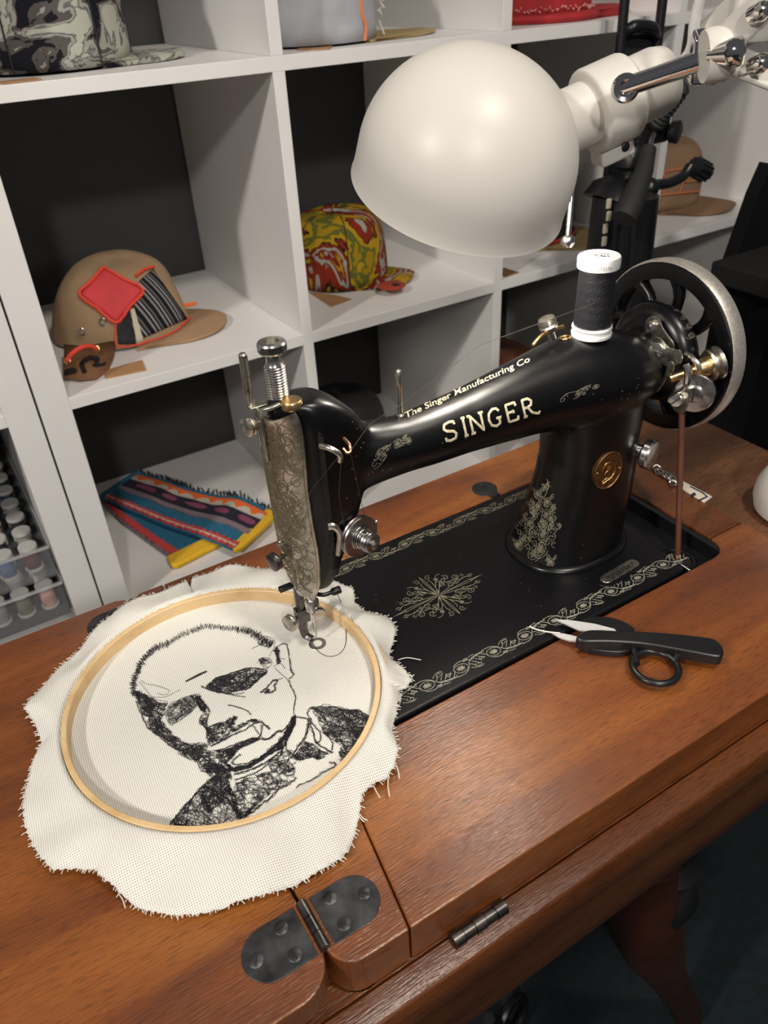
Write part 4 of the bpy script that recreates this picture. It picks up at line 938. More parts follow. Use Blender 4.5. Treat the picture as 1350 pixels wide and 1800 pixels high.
# ---- machine threads
STH=thing('sewing_thread',(.1,0,.2),'thin dark thread running from the spool over the arm down to the needle','thread')
g=G()
h1=W(1002,545,.585)
g.tube([sb_+V(-.010,-.010,.030),V(.150,-.010,.2080),V(.0815,YC+.001,.1860)],.00019,5)
g.tube([V(.0815,YC+.001,.1860),V(.052,-.022,.1835),V(.0295,-.0345,.1765)],.00019,5)
g.tube([V(.0295,-.0345,.1765),V(.036,-.030,.140),V(.0400,-.0280,.1180)],.00016,5); g.tube([V(.0240,-.0290,.1040),V(.0170,-.0380,.150),V(.0200,-.0395,.1760)],.00016,5)
g.tube([V(.0190,-.0390,.1790),V(.002,-.034,.160),V(-.0165,-.0085,.1075),V(-.006,-.012,.070),V(NX,NY-.003,.046),V(NX,NY-.001,.012)],.00016,5)
build('upper_thread',g,THREADG,STH)
g=G(); tl=smooth_path([U(550,1131,.0045),U(562,1147,.0045),U(580,1154,.0045),U(598,1148,.0045),U(608,1130,.0045),U(607,1095,.006),U(600,1060,.012),U(589,1037,.020)],6)
build('thread_tail',g.tube(tl,.00028,5),THREADG,STH)
# ================================================================ THREAD SNIPS
SN=thing('thread_snips',(.2,-.15,0),'black-handled thread snips with one finger ring lying on the brown table','snips')
zt=.0085
def PU(px,z): return [(U(x,y,z).x,U(x,y,z).y) for x,y in px]
hp_=[(1013,1121),(1020,1112),(1040,1106),(1090,1108),(1150,1110),(1240,1119),(1262,1126),(1272,1140),(1270,1152),(1255,1153),(1190,1141),(1130,1131),(1070,1127),(1025,1127)]
def zs(P,n=3): return [(p.x,p.y) for p in smooth_path([(a,b,0) for a,b in P],n,True)]
build('upper_handle',G().prism(PU(zs(hp_),.014),.0045,.0140),SNIPB,SN,bevel=.0016,bseg=3)
lh=[(1012,1110),(1030,1085),(1060,1083),(1092,1090),(1112,1101),(1108,1110),(1090,1106),(1060,1096),(1030,1104)]
build('lower_handle',G().prism(PU(zs([(1022,1090),(1045,1083),(1080,1086),(1108,1098),(1115,1108),(1090,1113),(1050,1106),(1030,1100)]),.006),.0005,.0060),SNIPB,SN,bevel=.0012)
build('lower_grip',G().prism(PU(zs([(1020,1130),(1060,1133),(1100,1136),(1108,1142),(1090,1146),(1050,1143),(1028,1138)]),.006),.0005,.0060),SNIPB,SN,bevel=.0014)
rc=U(1152,1173,.006); g=G()
ringpts=[rc+V(math.cos(a)*.0158,math.sin(a)*.0158,0) for a in [2*math.pi*i/40 for i in range(40)]]
g.tube(ringpts,.0026,10,closed=True)
build('finger_ring',g,SNIPB,SN)
g=G(); g.tube(smooth_path([U(1100,1133,.006),U(1113,1139,.006),U(1117,1155,.006),U(1119,1168,.006)],5),.0026,8); g.tube(smooth_path([U(1187,1168,.006),U(1190,1155,.007),U(1202,1146,.008)],4),.0026,8)
build('ring_neck',g,SNIPB,SN)
BLADE=mat('bright_blade',(.78,.77,.75),.45,.55)
b1=PU([(975,1089),(1005,1091),(1045,1097),(1080,1106),(1085,1112),(1040,1112),(1018,1108)],.008)
build('upper_blade',G().prism(b1,.0072,.0084),BLADE,SN,smooth=False)
b2=PU([(970,1112),(990,1113),(1018,1119),(1016,1127),(1000,1125),(982,1119)],.006); build('lower_blade',G().prism(b2,.0045,.0058),BLADE,SN,smooth=False)
build('white_thread_scrap',G().tube(smooth_path([U(931,1101,.0040),U(945,1107,.0040),U(965,1111,.006),U(985,1113,.007)],5),.0006,6),COTTON,SN)
# ================================================================ TAG WITH CHAIN, WHITE ROUND SHADE AT THE EDGE
KT=thing('key_tag',(.400,-.02,0),'small white tag with blue diamond on a metal chain, lying right of the machine','key tag')
q=[U(1184,851,.001),U(1197,845,.001),U(1252,874,.001),U(1238,884,.001)]
build('tag_plate',G().prism([(p.x,p.y) for p in q],.0002,.0020),mat('ivory_tag',(.62,.56,.46),.5),KT,bevel=.0004)
qq=lambda px:[(U(x,y,.0022).x,U(x,y,.0022).y) for x,y in px]
INKB=mat('navy_ink',(.01,.018,.05),.5)
build('tag_diamond',G().prism(qq([(1214,869),(1221,865),(1224,870),(1217,873)]),.0020,.0022),INKB,KT,smooth=False)
g=G()
for px in [[(1185,850),(1195,848),(1201,853)],[(1228,880),(1243,873),(1235,866),(1213,855)]]:
    pts=[U(x,y,.0021) for x,y in px]; g.ribbon(pts,[V(0,0,1)]*len(pts),.0018,.0002)
build('tag_border',g,INKB,KT,recalc=False,smooth=False)
cp=[(1184,850),(1181,843),(1177,838),(1171,835),(1166,831),(1160,829),(1156,823)]
for i,(x,y) in enumerate(cp):
    c=U(x,y,.0022); g=G(); rx=V(.9,.4,0) if i%2 else V(.5,.8,.2)
    pts=[c+V(math.cos(a)*.0046*.8,math.sin(a)*.0046,.0012*math.sin(a*2+i)) for a in [2*math.pi*k/16 for k in range(16)]]
    build('chain_link',g.tube(pts,.0008,6,closed=True),STEEL,KT)
wdm=V(.446,-.106,.0)
WS=tag(build('white_shade',G().lathe([(.0335,0),(.0400,.004),(.0425,.014),(.0415,.026),(.0365,.038),(.028,.048),(.015,.054),(.001,.056)],wdm,(0,0,1),56),LAMPW),'glossy white rounded dome at the right edge of the table, cut off by the frame','dome')
# ================================================================ DESK LAMP
DL=thing('desk_lamp',(.30,.02,.35),'white articulated desk lamp with round shade hanging over the sewing machine','lamp')
dc=V(.155,.0146,.3211); da=V(.0565,-.3989,1).normalized(); Rr=.070; Lk=.0194
prof=[]
for i in range(20):
    a=math.pi/2*(1-i/19); prof.append((Rr*math.cos(a),Rr*.956*math.sin(a)))
prof[0]=(.0005,Rr*.956)
prof+= [(Rr+.0002,-Lk*.5),(Rr+.0006,-Lk+.002),(Rr+.0012,-Lk),(Rr+.0004,-Lk-.0006),(Rr-.0008,-Lk)]
inn=[(max(.0005,r-.0014),h-.0014 if h>0 else h) for r,h in prof[:20]][::-1]
build('shade',G().lathe(prof+[(Rr-.0014,-Lk*.5)]+inn,dc,da,96),LAMPW,DL,ang=45)
n0,n1_=W(1000,200,.565),W(1160,141,.635); nd=(n1_-n0).normalized(); nl=(n1_-n0).length
# neck from shade wall to socket
n0=dc+nd*.055; nd=(n1_-n0).normalized()
build('neck',G().lathe([(.0300,.006),(.0245,.016),(.0215,.024),(.0205,.034),(.0205,.060)],n0,nd,48),LAMPW,DL,ang=50)
build('socket',G().lathe([(.0205,.052),(.0215,.056),(.0220,.098),(.0200,.106),(.0100,.112),(.002,.114)],n0,nd,48),LAMPW,DL,ang=50)
cx_,cy_,cz_=frame(nd,(0,0,1))
co=G(); hexp=[(math.cos(a)*.0272,math.sin(a)*.0272) for a in [i*2*math.pi/40 for i in range(40)]]
co.prism([(p[0] if p[0]>-.016 else -.016+(p[0]+.016)*1.0,p[1]) for p in hexp],.046,.076,n0,cx_,cy_,cz_)
co=build('clamp_collar',co,LAMPW,DL,bevel=.0025,bseg=3)
build('collar_foot',G().obox(n0+cz_*.061-cx_*.0290,cx_,cy_,cz_,.0080,.0085,.0130),LAMPW,co,bevel=.0025,bseg=3)
fs_=n0+cz_*.066-cx_*.0285-cy_*0
side=cy_ if cy_.y<0 else -cy_
build('collar_screw',G().lathe([(.0030,0),(.0030,.0012),(.0022,.0016),(.0003,.0012)],fs_+side*.0085,side,20),DKST,co)
kp=W(1098,155,.556); 
build('pivot_nut',G().lathe([(.0045,-.012),(.0078,-.002),(.0082,.0),(.0082,.004),(.0070,.0052),(.0048,.0048),(.0046,.0030),(.0003,.003)],kp,(-.62,-.76,.12),32),CHROME,co,ang=35)
ra,rb=kp+side*-.002,W(1232,108,.545)
build('chrome_rod',G().tube([ra,ra+(rb-ra)*.6,rb],[.0056,.0056,.0062],20),CHROME,DL)
br=W(1240,100,.548)
vx=(Vector(CAMP)-br).normalized()
build('swivel_bracket',G().obox(br,V(.84,-.53,0),V(0,0,1),V(.4,.7,.5).normalized(),.0085,.0120,.0050),CHROME,DL,bevel=.002,bseg=3)
ax1=V(-.45,-.62,.25).normalized()
j0=W(1262,96,.535)
build('joint_barrel',G().lathe([(.0130,-.008),(.0140,-.006),(.0140,.004),(.012,.006)],j0,V(.75,-.5,.1).normalized(),36),LAMPW,DL,ang=35)
build('joint_knob',G().lathe([(.004,-.01),(.0066,0),(.0072,.002),(.0072,.0060),(.0066,.0075),(.0003,.0088)],W(1280,93,.522),V(.35,-.92,.12).normalized(),36),CHROME,DL,ang=35)
def arm_bar(name,a,b,w,t,m=LAMPW):
    d=(b-a).normalized(); s=d.cross(V(.4,.7,-.57)).normalized(); n=d.cross(s)
    return build(name,G().obox((a+b)/2,d,s,n,(b-a).length/2+w*.3,w,t),m,DL,bevel=.002,bseg=3)
arm_bar('arm_bar',W(1262,85,.535),W(1345,5,.52),.0085,.0022); arm_bar('arm_bar',W(1240,62,.56),W(1320,-8,.545),.0080,.0022)
arm_bar('arm_bar',W(1270,98,.540),W(1365,135,.53),.0085,.0022)
arm_bar('arm_bar',W(1345,5,.525),W(1420,-90,.53),.0085,.0022)
for (x,y,d_) in [(1338,20,.515),(1337,112,.520)]:
    build('acorn_nut',G().lathe([(.0046,-.006),(.0050,0),(.0048,.003),(.0034,.0058),(.0003,.007)],W(x,y,d_),V(-.30,-.85,.25).normalized(),28),CHROME,DL)
build('shoulder_block',G().obox(W(1325,10,.54),V(.85,-.5,0),V(0,0,1),V(.4,.7,.5).normalized(),.012,.014,.008),LAMPW,DL,bevel=.004,bseg=3)
cb=smooth_path([W(1190,115,.575),W(1208,97,.565),W(1217,75,.56),W(1220,45,.555),W(1226,15,.55),W(1236,-15,.545),W(1260,-60,.54)],6)
build('power_cord',G().tube(cb,.0030,10),PLASTW,DL)
pb=W(998,425,.600); pu=(W(1004,350,.600)-pb).normalized()
build('shade_handle',G().lathe([(.0003,-.0048),(.0035,-.0040),(.0050,-.0010),(.0052,.0010),(.0045,.0030),(.0022,.0045),(.0021,.0300),(.0019,.0310),(.0019,.0480)],pb,pu,24),STEEL,DL,ang=50)
be=bpy.data.materials.new('glowing_bulb'); be.use_nodes=True; bb=be.node_tree.nodes['Principled BSDF']; bb.inputs['Base Color'].default_value=(1,1,1,1)
bb.inputs['Emission Color'].default_value=(1.0,.93,.83,1); bb.inputs['Emission Strength'].default_value=BULB_E
bd_=(n0-BULB_P).normalized(); bl=G(); bl.sphere(BULB_P,.0235,24); bl.tube([BULB_P+bd_*.018,BULB_P+bd_*.034],[.0180,.012],20)
BL=tag(build('light_bulb',bl,be),'lit round light bulb inside the white lamp shade','bulb')
# ================================================================ HATS
def dome_pts(c,r,h,rot=0,sq=1.0,n=48,m=14,pw=2.6,lump=0,seed=0,flat=0.0):
    rg=random.Random(seed); ph=[rg.uniform(0,6.28) for _ in range(6)]
    rings=[]
    for j in range(m+1):
        t=j/m; zz_=h*math.sin(t*math.pi/2)**(.9); rad=r*max(0.0,(1-t**pw))**(1/pw) if t<1 else 0.0
        ring=[]
        for i in range(n):
            a=2*math.pi*i/n; k=1+lump*(.5*math.sin(2*a+ph[0]+t*2)+.3*math.sin(3*a+ph[1]-t*3)+.25*math.sin(5*a+ph[2]+t*5))
            x,y=rad*k*math.cos(a),rad*k*sq*math.sin(a)
            ring.append(V(c[0]+x*math.cos(rot)-y*math.sin(rot),c[1]+x*math.sin(rot)+y*math.cos(rot),c[2]+zz_*(1+lump*.5*math.sin(a+ph[3])*(t))))
        rings.append(ring)
    return rings
def brim_g(c,d,length,width,th=.003,bend=.006,start=.02,lift=0.0):
    dx,dy=math.cos(d),math.sin(d); X=V(dx,dy,0); Y=V(-dy,dx,0); g=G(); NU,NV=12,16; top=[];
    for s_ in (1,0):
        for i in range(NU+1):
            for j in range(NV+1):
                v=-1+2*j/NV; L_=start+(length-start)*(1-abs(v)**2.3)**(1/2.1) if abs(v)<1 else start
                u=i/NU; xx=start*.2+(L_-start*.2)*u; yy=v*width*(1-.12*u*u)
                zz_=c[2]+.0005+bend*(1-v*v)*.6+lift*u+(th if s_ else 0)
                g.v.append(V(c[0],c[1],zz_)+X*xx+Y*yy)
    n=(NV+1); tot=(NU+1)*n
    for s_ in (0,1):
        for i in range(NU):
            for j in range(NV): a=s_*tot+i*n+j; g.f.append((a,a+1,a+n+1,a+n))
    for j in range(NV):
        for i in (0,NU): a=i*n+j; g.f.append((a,a+1,a+1+tot,a+tot))
    for i in range(NU):
        for j in (0,NV): a=i*n+j; g.f.append((a,a+n,a+n+tot,a+tot))
    return g
def cap_hat(name,c,r,h,d,blen,bw,mc,mb,label,lump=.03,sq=1.0,pw=2.6,seams=None,button=None,seed=0,bend=.006,th=.003,flatbrim=True):
    t=thing(name,c,label,'hat')
    rings=dome_pts(c,r,h,d,sq,lump=lump,pw=pw,seed=seed)
    rings=[[p+V(0,0,.003) for p in rg] for rg in rings]
    t['_']=0; del t['_']
    cr=build('crown',G().loft(rings,cap=False),mc,t,ang=180)
    so=cr.modifiers.new('thick','SOLIDIFY'); so.thickness=.002
    c2=(c[0]+math.cos(d)*r*.45,c[1]+math.sin(d)*r*.45,c[2])
    build('brim',brim_g(c2,d,blen,bw,th,bend),mb,t,ang=60)
    if seams:
        g=G()
        for k in range(6):
            i=int(48*(k/6)); g.tube([rg[i]+ (rg[i]-Vector(c)).normalized()*.0012 for rg in rings[:-1]],.0010,6)
        build('seam_piping',g,seams,t)
    if button: build('button',G().sphere(Vector(c)+V(0,0,h+.003),.006,14,(1,1,.5)),button,t)
    return t,rings
# camouflage jacquard cap
CAMO=pattern('jacquard_camouflage',[(0,(.010,.010,.014)),(.42,(.09,.078,.075)),(.48,(.30,.30,.26)),(.54,(.13,.13,.13)),(.58,(.40,.40,.34))],20,kind='noise',stretch=(1,1,1.6),distort=1.2)
t,rg=cap_hat('jacquard_hat',(.062,.728,ZA),.096,.13,-.12,.118,.082,CAMO,CAMO,'grey and black camouflage jacquard cap on the top visible shelf, at the left',seams=mat('black_denim',(.015,.015,.02),.9),seed=1,th=.006,bend=.004)
tag(build('kraft_tag',G().box((-.022,.585,ZA+.0003),(.018,.612,ZA+.0014),rot=.2),KRAFT,smooth=False),'brown kraft tag on the shelf in front of the camouflage cap','tag')
# denim cap
DENIM=mat('light_denim',(.36,.37,.40),.9,var=.2,vscale=18,bump=.5,bscale=900)
t,rg=cap_hat('denim_hat',(.405,.705,ZA),.092,.12,-.03,.150,.085,DENIM,mat('olive_tan_brim',(.36,.26,.12),.8),'pale washed denim cap with tan brim on the top visible shelf',seed=2,th=.0025,bend=.003,lump=.03)
ORS=mat('orange_stitching',(.60,.18,.06),.8)
g=G(); col=[rr[39] for rr in rg]; col=[p+(p-V(.405,.705,ZA)).normalized()*.0015+V(.003*math.sin(i*2),0,0) for i,p in enumerate(col[:-2])]
g.tube(smooth_path(col,4),.0022,6); build('orange_stitching',g,ORS,t)
g=G(); r5=random.Random(2)
for i in range(26):
    p=rg[1+i%9][44]+V(.004,-.004,0); g.tube([p,p+V(r5.uniform(-.004,.008),r5.uniform(-.008,.002),r5.uniform(-.015,.004))],.0012,5)
build('frayed_patch',g,mat('frayed_denim',(.55,.53,.50),.9),t)
tag(build('kraft_tag',G().prism([(U(x,y,ZA).x,U(x,y,ZA).y) for x,y in [(521,89),(562,73),(588,80),(577,88)]],ZA+.0003,ZA+.0014),KRAFT,smooth=False),'brown kraft tag lying in front of the denim cap','tag')
# red cap
t,rg=cap_hat('red_hat',(.800,.715,ZA),.094,.12,-.06,.130,.092,REDC,REDC,'bright red cap with a black badge on the top visible shelf, at the right',seed=3,th=.010,bend=.004)
build('hem_band',G().lathe([(.090,.001),(.108,.001),(.111,.006),(.108,.011),(.090,.013)],(.800,.715,ZA),(0,0,1),48),REDC,t)
bcn=Vector(UY(968,-6,.640)); build('round_badge',G().lathe([(.0003,.001),(.025,.001),(.025,-.003)],bcn+V(.0,.0,.012),(-.3,-.95,.25),32),mat('black_badge',(.02,.018,.03),.6),t); build('badge_border',G().torus(bcn+V(0,0,.012),.0255,.0020,(-.3,-.95,.25),32,6),mat('white_fray',(.6,.45,.42),.9),t)
g=G(); 
for k in range(60):
    a=-2.5+k*.045; p=V(.800+.0965*math.cos(a),.715+.0965*math.sin(a),ZA+.018+r5.uniform(-.002,.002)); g.tube([p,p+V(r5.uniform(-.004,.004),-.002,r5.uniform(-.004,.004))],.0010,4)
build('frayed_edge',g,mat('pink_fray',(.60,.30,.28),.9),t)
# wax print cap
WAX=pattern('wax_print',[(0,(.30,.19,.008)),(.38,(.10,.11,.02)),(.42,(.38,.24,.01)),(.465,(.015,.01,.01)),(.48,(.20,.022,.010)),(.52,(.28,.30,.26)),(.56,(.17,.02,.01)),(.585,(.34,.20,.012)),(.64,(.06,.09,.08))],8.5,kind='noise',stretch=(1,1,1),distort=1.3)
t,rg=cap_hat('wax_print_hat',(.452,.765,ZB),.080,.108,-.82,.092,.064,WAX,WAX,'yellow, red and green wax-print cap beside the lamp shade on the middle shelf',seams=mat('dark_red_seam',(.09,.015,.01),.9),button=WAX,seed=4,bend=.010)
rb_=Vector(U(688,502,ZB+.012)); build('red_brim_print',G().lathe([(.0003,.0012),(.022,.0008),(.023,0)],rb_,(0,0,1),36),mat('rust_red_print',(.30,.035,.01),.85),t)
build('black_eye_print',G().lathe([(.0003,.0016),(.007,.0014)],rb_+V(.006,-.004,0),(0,0,1),16),INK,t)
tag(build('kraft_tag',G().prism([(U(x,y,ZB).x,U(x,y,ZB).y) for x,y in [(542,514),(590,520),(618,527),(582,540)]],ZB+.0003,ZB+.0014),KRAFT,smooth=False),'brown kraft tag under the edge of the wax-print cap','tag')
# tan patchwork cap
t=thing('patchwork_hat',(.075,.765,ZB),'tan canvas cap with red diamond patch and black-and-grey striped panel on the middle shelf','hat')
c=(.078,.768,ZB)
rings=[]
for j,rg_ in enumerate(dome_pts(c,.100,.104,0,.86,lump=.085,pw=1.6,seed=5)):
    rings.append([p+V(.012*(j/14)**2,.0,.004) for p in rg_])
cr=build('crown',G().loft(rings,cap=False),CANVAS,t,ang=180)
build('brim',brim_g((.105,.745,ZB),-.52,.122,.082,.0035,.008),BRIMT,t,ang=60)
tb=BVHTree.FromPolygons([tuple(p) for rg_ in rings for p in rg_],[(j*48+i,j*48+(i+1)%48,(j+1)*48+(i+1)%48,(j+1)*48+i) for j in range(14) for i in range(48)])
def onbvh(b,x,y,off=.002):
    l,n,_,_=b.ray_cast(Vector(CAMP),Vector(ray(x,y)).normalized())
    if l is None: return None
    if n.dot(Vector(CAMP)-l)<0: n=-n
    return l+n*off
def patch(name,px4,m,par,b,off=.003,n=10):
    (a,bb_,cc,dd)=px4; g=G(); ok=True; P=[]
    for i in range(n+1):
        for j in range(n+1):
            u,v=i/n,j/n; x=(1-u)*(1-v)*a[0]+u*(1-v)*bb_[0]+u*v*cc[0]+(1-u)*v*dd[0]; y=(1-u)*(1-v)*a[1]+u*(1-v)*bb_[1]+u*v*cc[1]+(1-u)*v*dd[1]
            P.append(onbvh(b,x,y,off))
    ids={}; 
    for k,p in enumerate(P):
        if p is not None: ids[k]=len(g.v); g.v.append(p)
    for i in range(n):
        for j in range(n):
            q=[i*(n+1)+j,(i+1)*(n+1)+j,(i+1)*(n+1)+j+1,i*(n+1)+j+1]
            if all(k in ids for k in q): g.f.append(tuple(ids[k] for k in q))
    if not g.f: return None
    o=build(name,g,m,par,ang=180); s=o.modifiers.new('t','SOLIDIFY'); s.thickness=.0018; s.offset=-1; return o
def curve_on(name,px,m,par,b,r=.0012,off=.004,n=6,jit=0):
    P=[]
    for p in smooth_path([(x,y,0) for x,y in px],n):
        q=onbvh(b,p.x+r5.uniform(-jit,jit),p.y+r5.uniform(-jit,jit),off)
        if q is not None: P.append(q)
    if len(P)>1: return build(name,G().tube(P,r,5),m,par)
STRIPE=pattern('black_grey_stripes',[(0,(.010,.010,.012)),(.30,(.22,.22,.23)),(.45,(.010,.010,.012)),(.62,(.35,.34,.33)),(.72,(.02,.02,.022)),(.88,(.12,.12,.125))],14,kind='wave',rot=(0,0.3,-.5),distort=.6)
STRIPE=pattern('black_grey_stripes',[(0,(.010,.010,.012)),(.30,(.22,.22,.23)),(.45,(.010,.010,.012)),(.62,(.35,.34,.33)),(.72,(.02,.02,.022)),(.88,(.12,.12,.125))],16,kind='wave',rot=(0,0.3,-.5),distort=.6)
patch('striped_panel',[(238,500),(268,474),(328,560),(222,607)],STRIPE,t,tb,.0020,12)
patch('cream_stripe',[(229,545),(235,541),(252,600),(240,604)],mat('cream_wool',(.55,.50,.38),.95),t,tb,.0030,6)
patch('black_knit',[(205,570),(228,545),(238,604),(208,604)],mat('black_wool',(.02,.02,.025),.95,var=.5,vscale=60),t,tb,.0026,8)
REDP=mat('red_patch',(.60,.05,.055),.8,var=.12,vscale=30); REDS=mat('red_stitching',(.75,.06,.03),.8)
patch('red_diamond_patch',[(183,474),(250,511),(204,566),(143,518)],REDP,t,tb,.0034,12)
curve_on('red_stitching',[(183,474),(216,492),(250,511),(228,538),(204,566),(173,543),(143,518),(163,496),(183,474)],REDS,t,tb,.0022,.0045,8,.6)
curve_on('panel_stitching',[(204,570),(203,585),(206,606),(230,607),(262,598),(300,584),(322,566),(330,558)],REDS,t,tb,.0012,.0035,6,.8)
curve_on('panel_stitching',[(238,488),(252,478),(268,472)],REDS,t,tb,.0020,.004,6,1.0)
for (x,y) in [(181,565),(145,582)]:
    p=onbvh(tb,x,y,.002)
    if p: build('eyelet',G().torus(p,.0042,.0014,Vector(CAMP)-p,20,6),STEEL,t)
# front leather flap with strap, hanging to the shelf edge
lf=[V(max(-.0480,UY(x,y,yy).x),yy,max(ZB+.002,UY(x,y,yy).z)) for x,y,yy in [(112,605,.70),(150,608,.69),(203,598,.69),(201,625,.665),(192,652,.63),(172,675,.610),(140,668,.615),(112,662,.63)]]
cen=sum(lf,V(0,0,0))/8+V(0,-.008,.004); g=G(); g.v=[cen]+lf; g.f=[(0,1+i,1+(i+1)%8) for i in range(8)]
LP=build('leather_flap',g,LEATHP,t); s=LP.modifiers.new('t','SOLIDIFY'); s.thickness=.002
fb=BVHTree.FromPolygons([tuple(p) for p in g.v],g.f)
g=G()
for px in [[(113,655),(120,650),(130,649),(137,652),(133,657),(122,660),(115,660)],[(140,640),(148,630),(151,632),(148,642),(153,655),(146,658),(141,648)],[(150,630),(160,626),(171,627),(175,633),(172,640),(166,638),(165,634),(158,633),(152,637)],[(163,641),(172,640),(178,641),(187,637),(184,643),(172,646),(163,645)]]:
    a_=[onbvh(fb,x,y,.0022) for x,y in px]; b_=[onbvh(fb,x,y,.0008) for x,y in px]
    if None in a_ or None in b_: continue
    n_=len(a_); g.add(a_+b_,[tuple(range(n_)),tuple(reversed(range(n_,2*n_)))]+[(i,(i+1)%n_,n_+(i+1)%n_,n_+i) for i in range(n_)])
if g.f: build('black_emblem',g,INK,LP,smooth=False)
rs=smooth_path([UY(118,634,.615),UY(126,622,.612),UY(142,611,.612),UY(158,608,.620),UY(169,613,.628)],5)
build('red_rope_loop',G().tube(rs,.0028,8),REDS,t)
for p in (rs[0],rs[-1]): build('brass_eyelet',G().torus(p,.0036,.0013,V(-.2,-.9,.4),18,6),BRASS,t)
build('orange_pull_tab',G().tube([UY(320,538,.74),UY(346,533,.735)],[.004,.0025],6),mat('orange_tab',(.75,.16,.03),.8),t)
build('rear_flap',brim_g((.04,.775,ZB),math.pi*.98,.052,.05,.003,.010,lift=.03),CANVAS,t)
tag(build('kraft_tag',G().prism([(U(x,y,ZB).x,U(x,y,ZB).y) for x,y in [(183,653),(250,634),(257,652),(185,667)]],ZB+.0004,ZB+.0016),KRAFT,smooth=False),'long brown kraft tag below the tan patchwork cap','tag')
# hat behind the lamp shade
OLIVE=mat('olive_brim',(.27,.19,.075),.85)
t,rg=cap_hat('black_hat',(.845,.745,ZB),.085,.115,-.95,.112,.088,mat('black_felt',(.010,.010,.011),.9),OLIVE,'black cap with olive brim and red edging, behind the lamp shade',seed=6)
build('red_edging',G().torus((.845,.745,ZB+.010),.0875,.0035,(0,0,1),48,6),REDC,t)
tag(build('kraft_tag',G().box((.664,.588,ZB+.0004),(.695,.622,ZB+.0016),rot=.1),mat('dark_kraft',(.16,.09,.035),.8),smooth=False),'small dark kraft tag on the middle shelf behind the machine','tag')
# brown cap right
BRC=mat('brown_canvas',(.25,.15,.085),.9,var=.15,vscale=20)
t,rg=cap_hat('brown_hat',(1.192,.760,ZB),.092,.120,-1.15,.125,.088,BRC,mat('brown_brim',(.22,.125,.065),.9),'brown cap with orange geometric embroidery on the middle shelf, far right',seed=7,bend=.012)
g=G(); hb_=BVHTree.FromPolygons([tuple(p) for r_ in rg for p in r_],[(j*48+i,j*48+(i+1)%48,(j+1)*48+(i+1)%48,(j+1)*48+i) for j in range(14) for i in range(48)])
for px in [[(1163,302),(1200,297),(1240,299)],[(1160,342),(1200,338),(1232,336)],[(1165,300),(1170,322),(1164,340)],[(1195,300),(1200,318),(1228,316)],[(1200,318),(1192,338)],[(1215,298),(1220,312),(1236,325)]]: curve_on('orange_embroidery',px,ORS,t,hb_,.0015,.003,5)
build('loose_thread',G().tube([Vector((1.215,.74,ZB+.121)),Vector((1.222,.73,ZB+.131))],.001,5),COTTON,t)
# caps on the lower shelf
t,rg=cap_hat('dark_hat',(.418,.745,ZC),.090,.150,1.3,.12,.08,mat('black_twill',(.010,.010,.011),.7),mat('black_twill_brim',(.010,.010,.011),.7),'plain black cap on the lower shelf, seen over the neck of the sewing machine',seed=8,pw=2.2)
t,rg=cap_hat('rust_hat',(.770,.735,ZC),.085,.150,1.4,.12,.08,mat('rust_brown_cloth',(.12,.035,.015),.9,var=.5,vscale=30),mat('rust_brim',(.16,.05,.02),.9),'rust-brown cap on the lower shelf, showing above the machine arm',seed=9)
# ================================================================ KNITTED SCARF
SF=thing('knitted_scarf',(.10,.79,ZC),'folded knitted scarf, blue with red zigzags, orange triangles and yellow ends, on the lower shelf','scarf')
def scarf_layer(px_a,px_b,z0,z1,name,rows,fold=0.0):
    """strip between two edges (near and far), painted in lengthwise bands as separate knitted stripes"""
    return None
C_=dict(bl=(.015,.12,.21),dk=(.012,.012,.025),rd=(.52,.05,.045),og=(.72,.13,.02),wh=(.50,.46,.38),mg=(.22,.05,.11),gy=(.20,.15,.17),yl=(.72,.42,.02))
KM={k:mat('knit_'+k,v,.95,bump=.7,bscale=700,var=.12,vscale=200) for k,v in C_.items()}
def strip(name,A,B,t0,t1,m,par,z,n=26,wave=0.0,freq=9,ph=0,jag=0.0,th=.0035):
    g=G(); top=[];
    for s_ in (1,0):
        for i in range(n+1):
            u=i/n; a=A(u); b=B(u)
            ta=t0+ (wave*math.sin(freq*2*math.pi*u+ph)); tb_=t1+ (jag*(abs(((u*freq*2)%2)-1)-.5))
            for tt in (ta,tb_):
                p=a+(b-a)*tt; g.v.append(V(p.x,p.y,p.z+z+(th if s_ else 0)))
    N_=2*(n+1)
    for i in range(n):
        a=2*i; g.f+= [(a,a+1,a+3,a+2),(N_+a,N_+a+2,N_+a+3,N_+a+1),(a,a+2,N_+a+2,N_+a),(a+1,N_+a+1,N_+a+3,a+3)]
    g.f+= [(0,N_,N_+1,1),(2*n,2*n+1,N_+2*n+1,N_+2*n)]
    return build(name,g,m,par,ang=60)
def edge(P,z=ZC): 
    Q=smooth_path([U(x,y,z) for x,y in P],8)
    return lambda u:Q[min(len(Q)-1,int(round(u*(len(Q)-1))))]
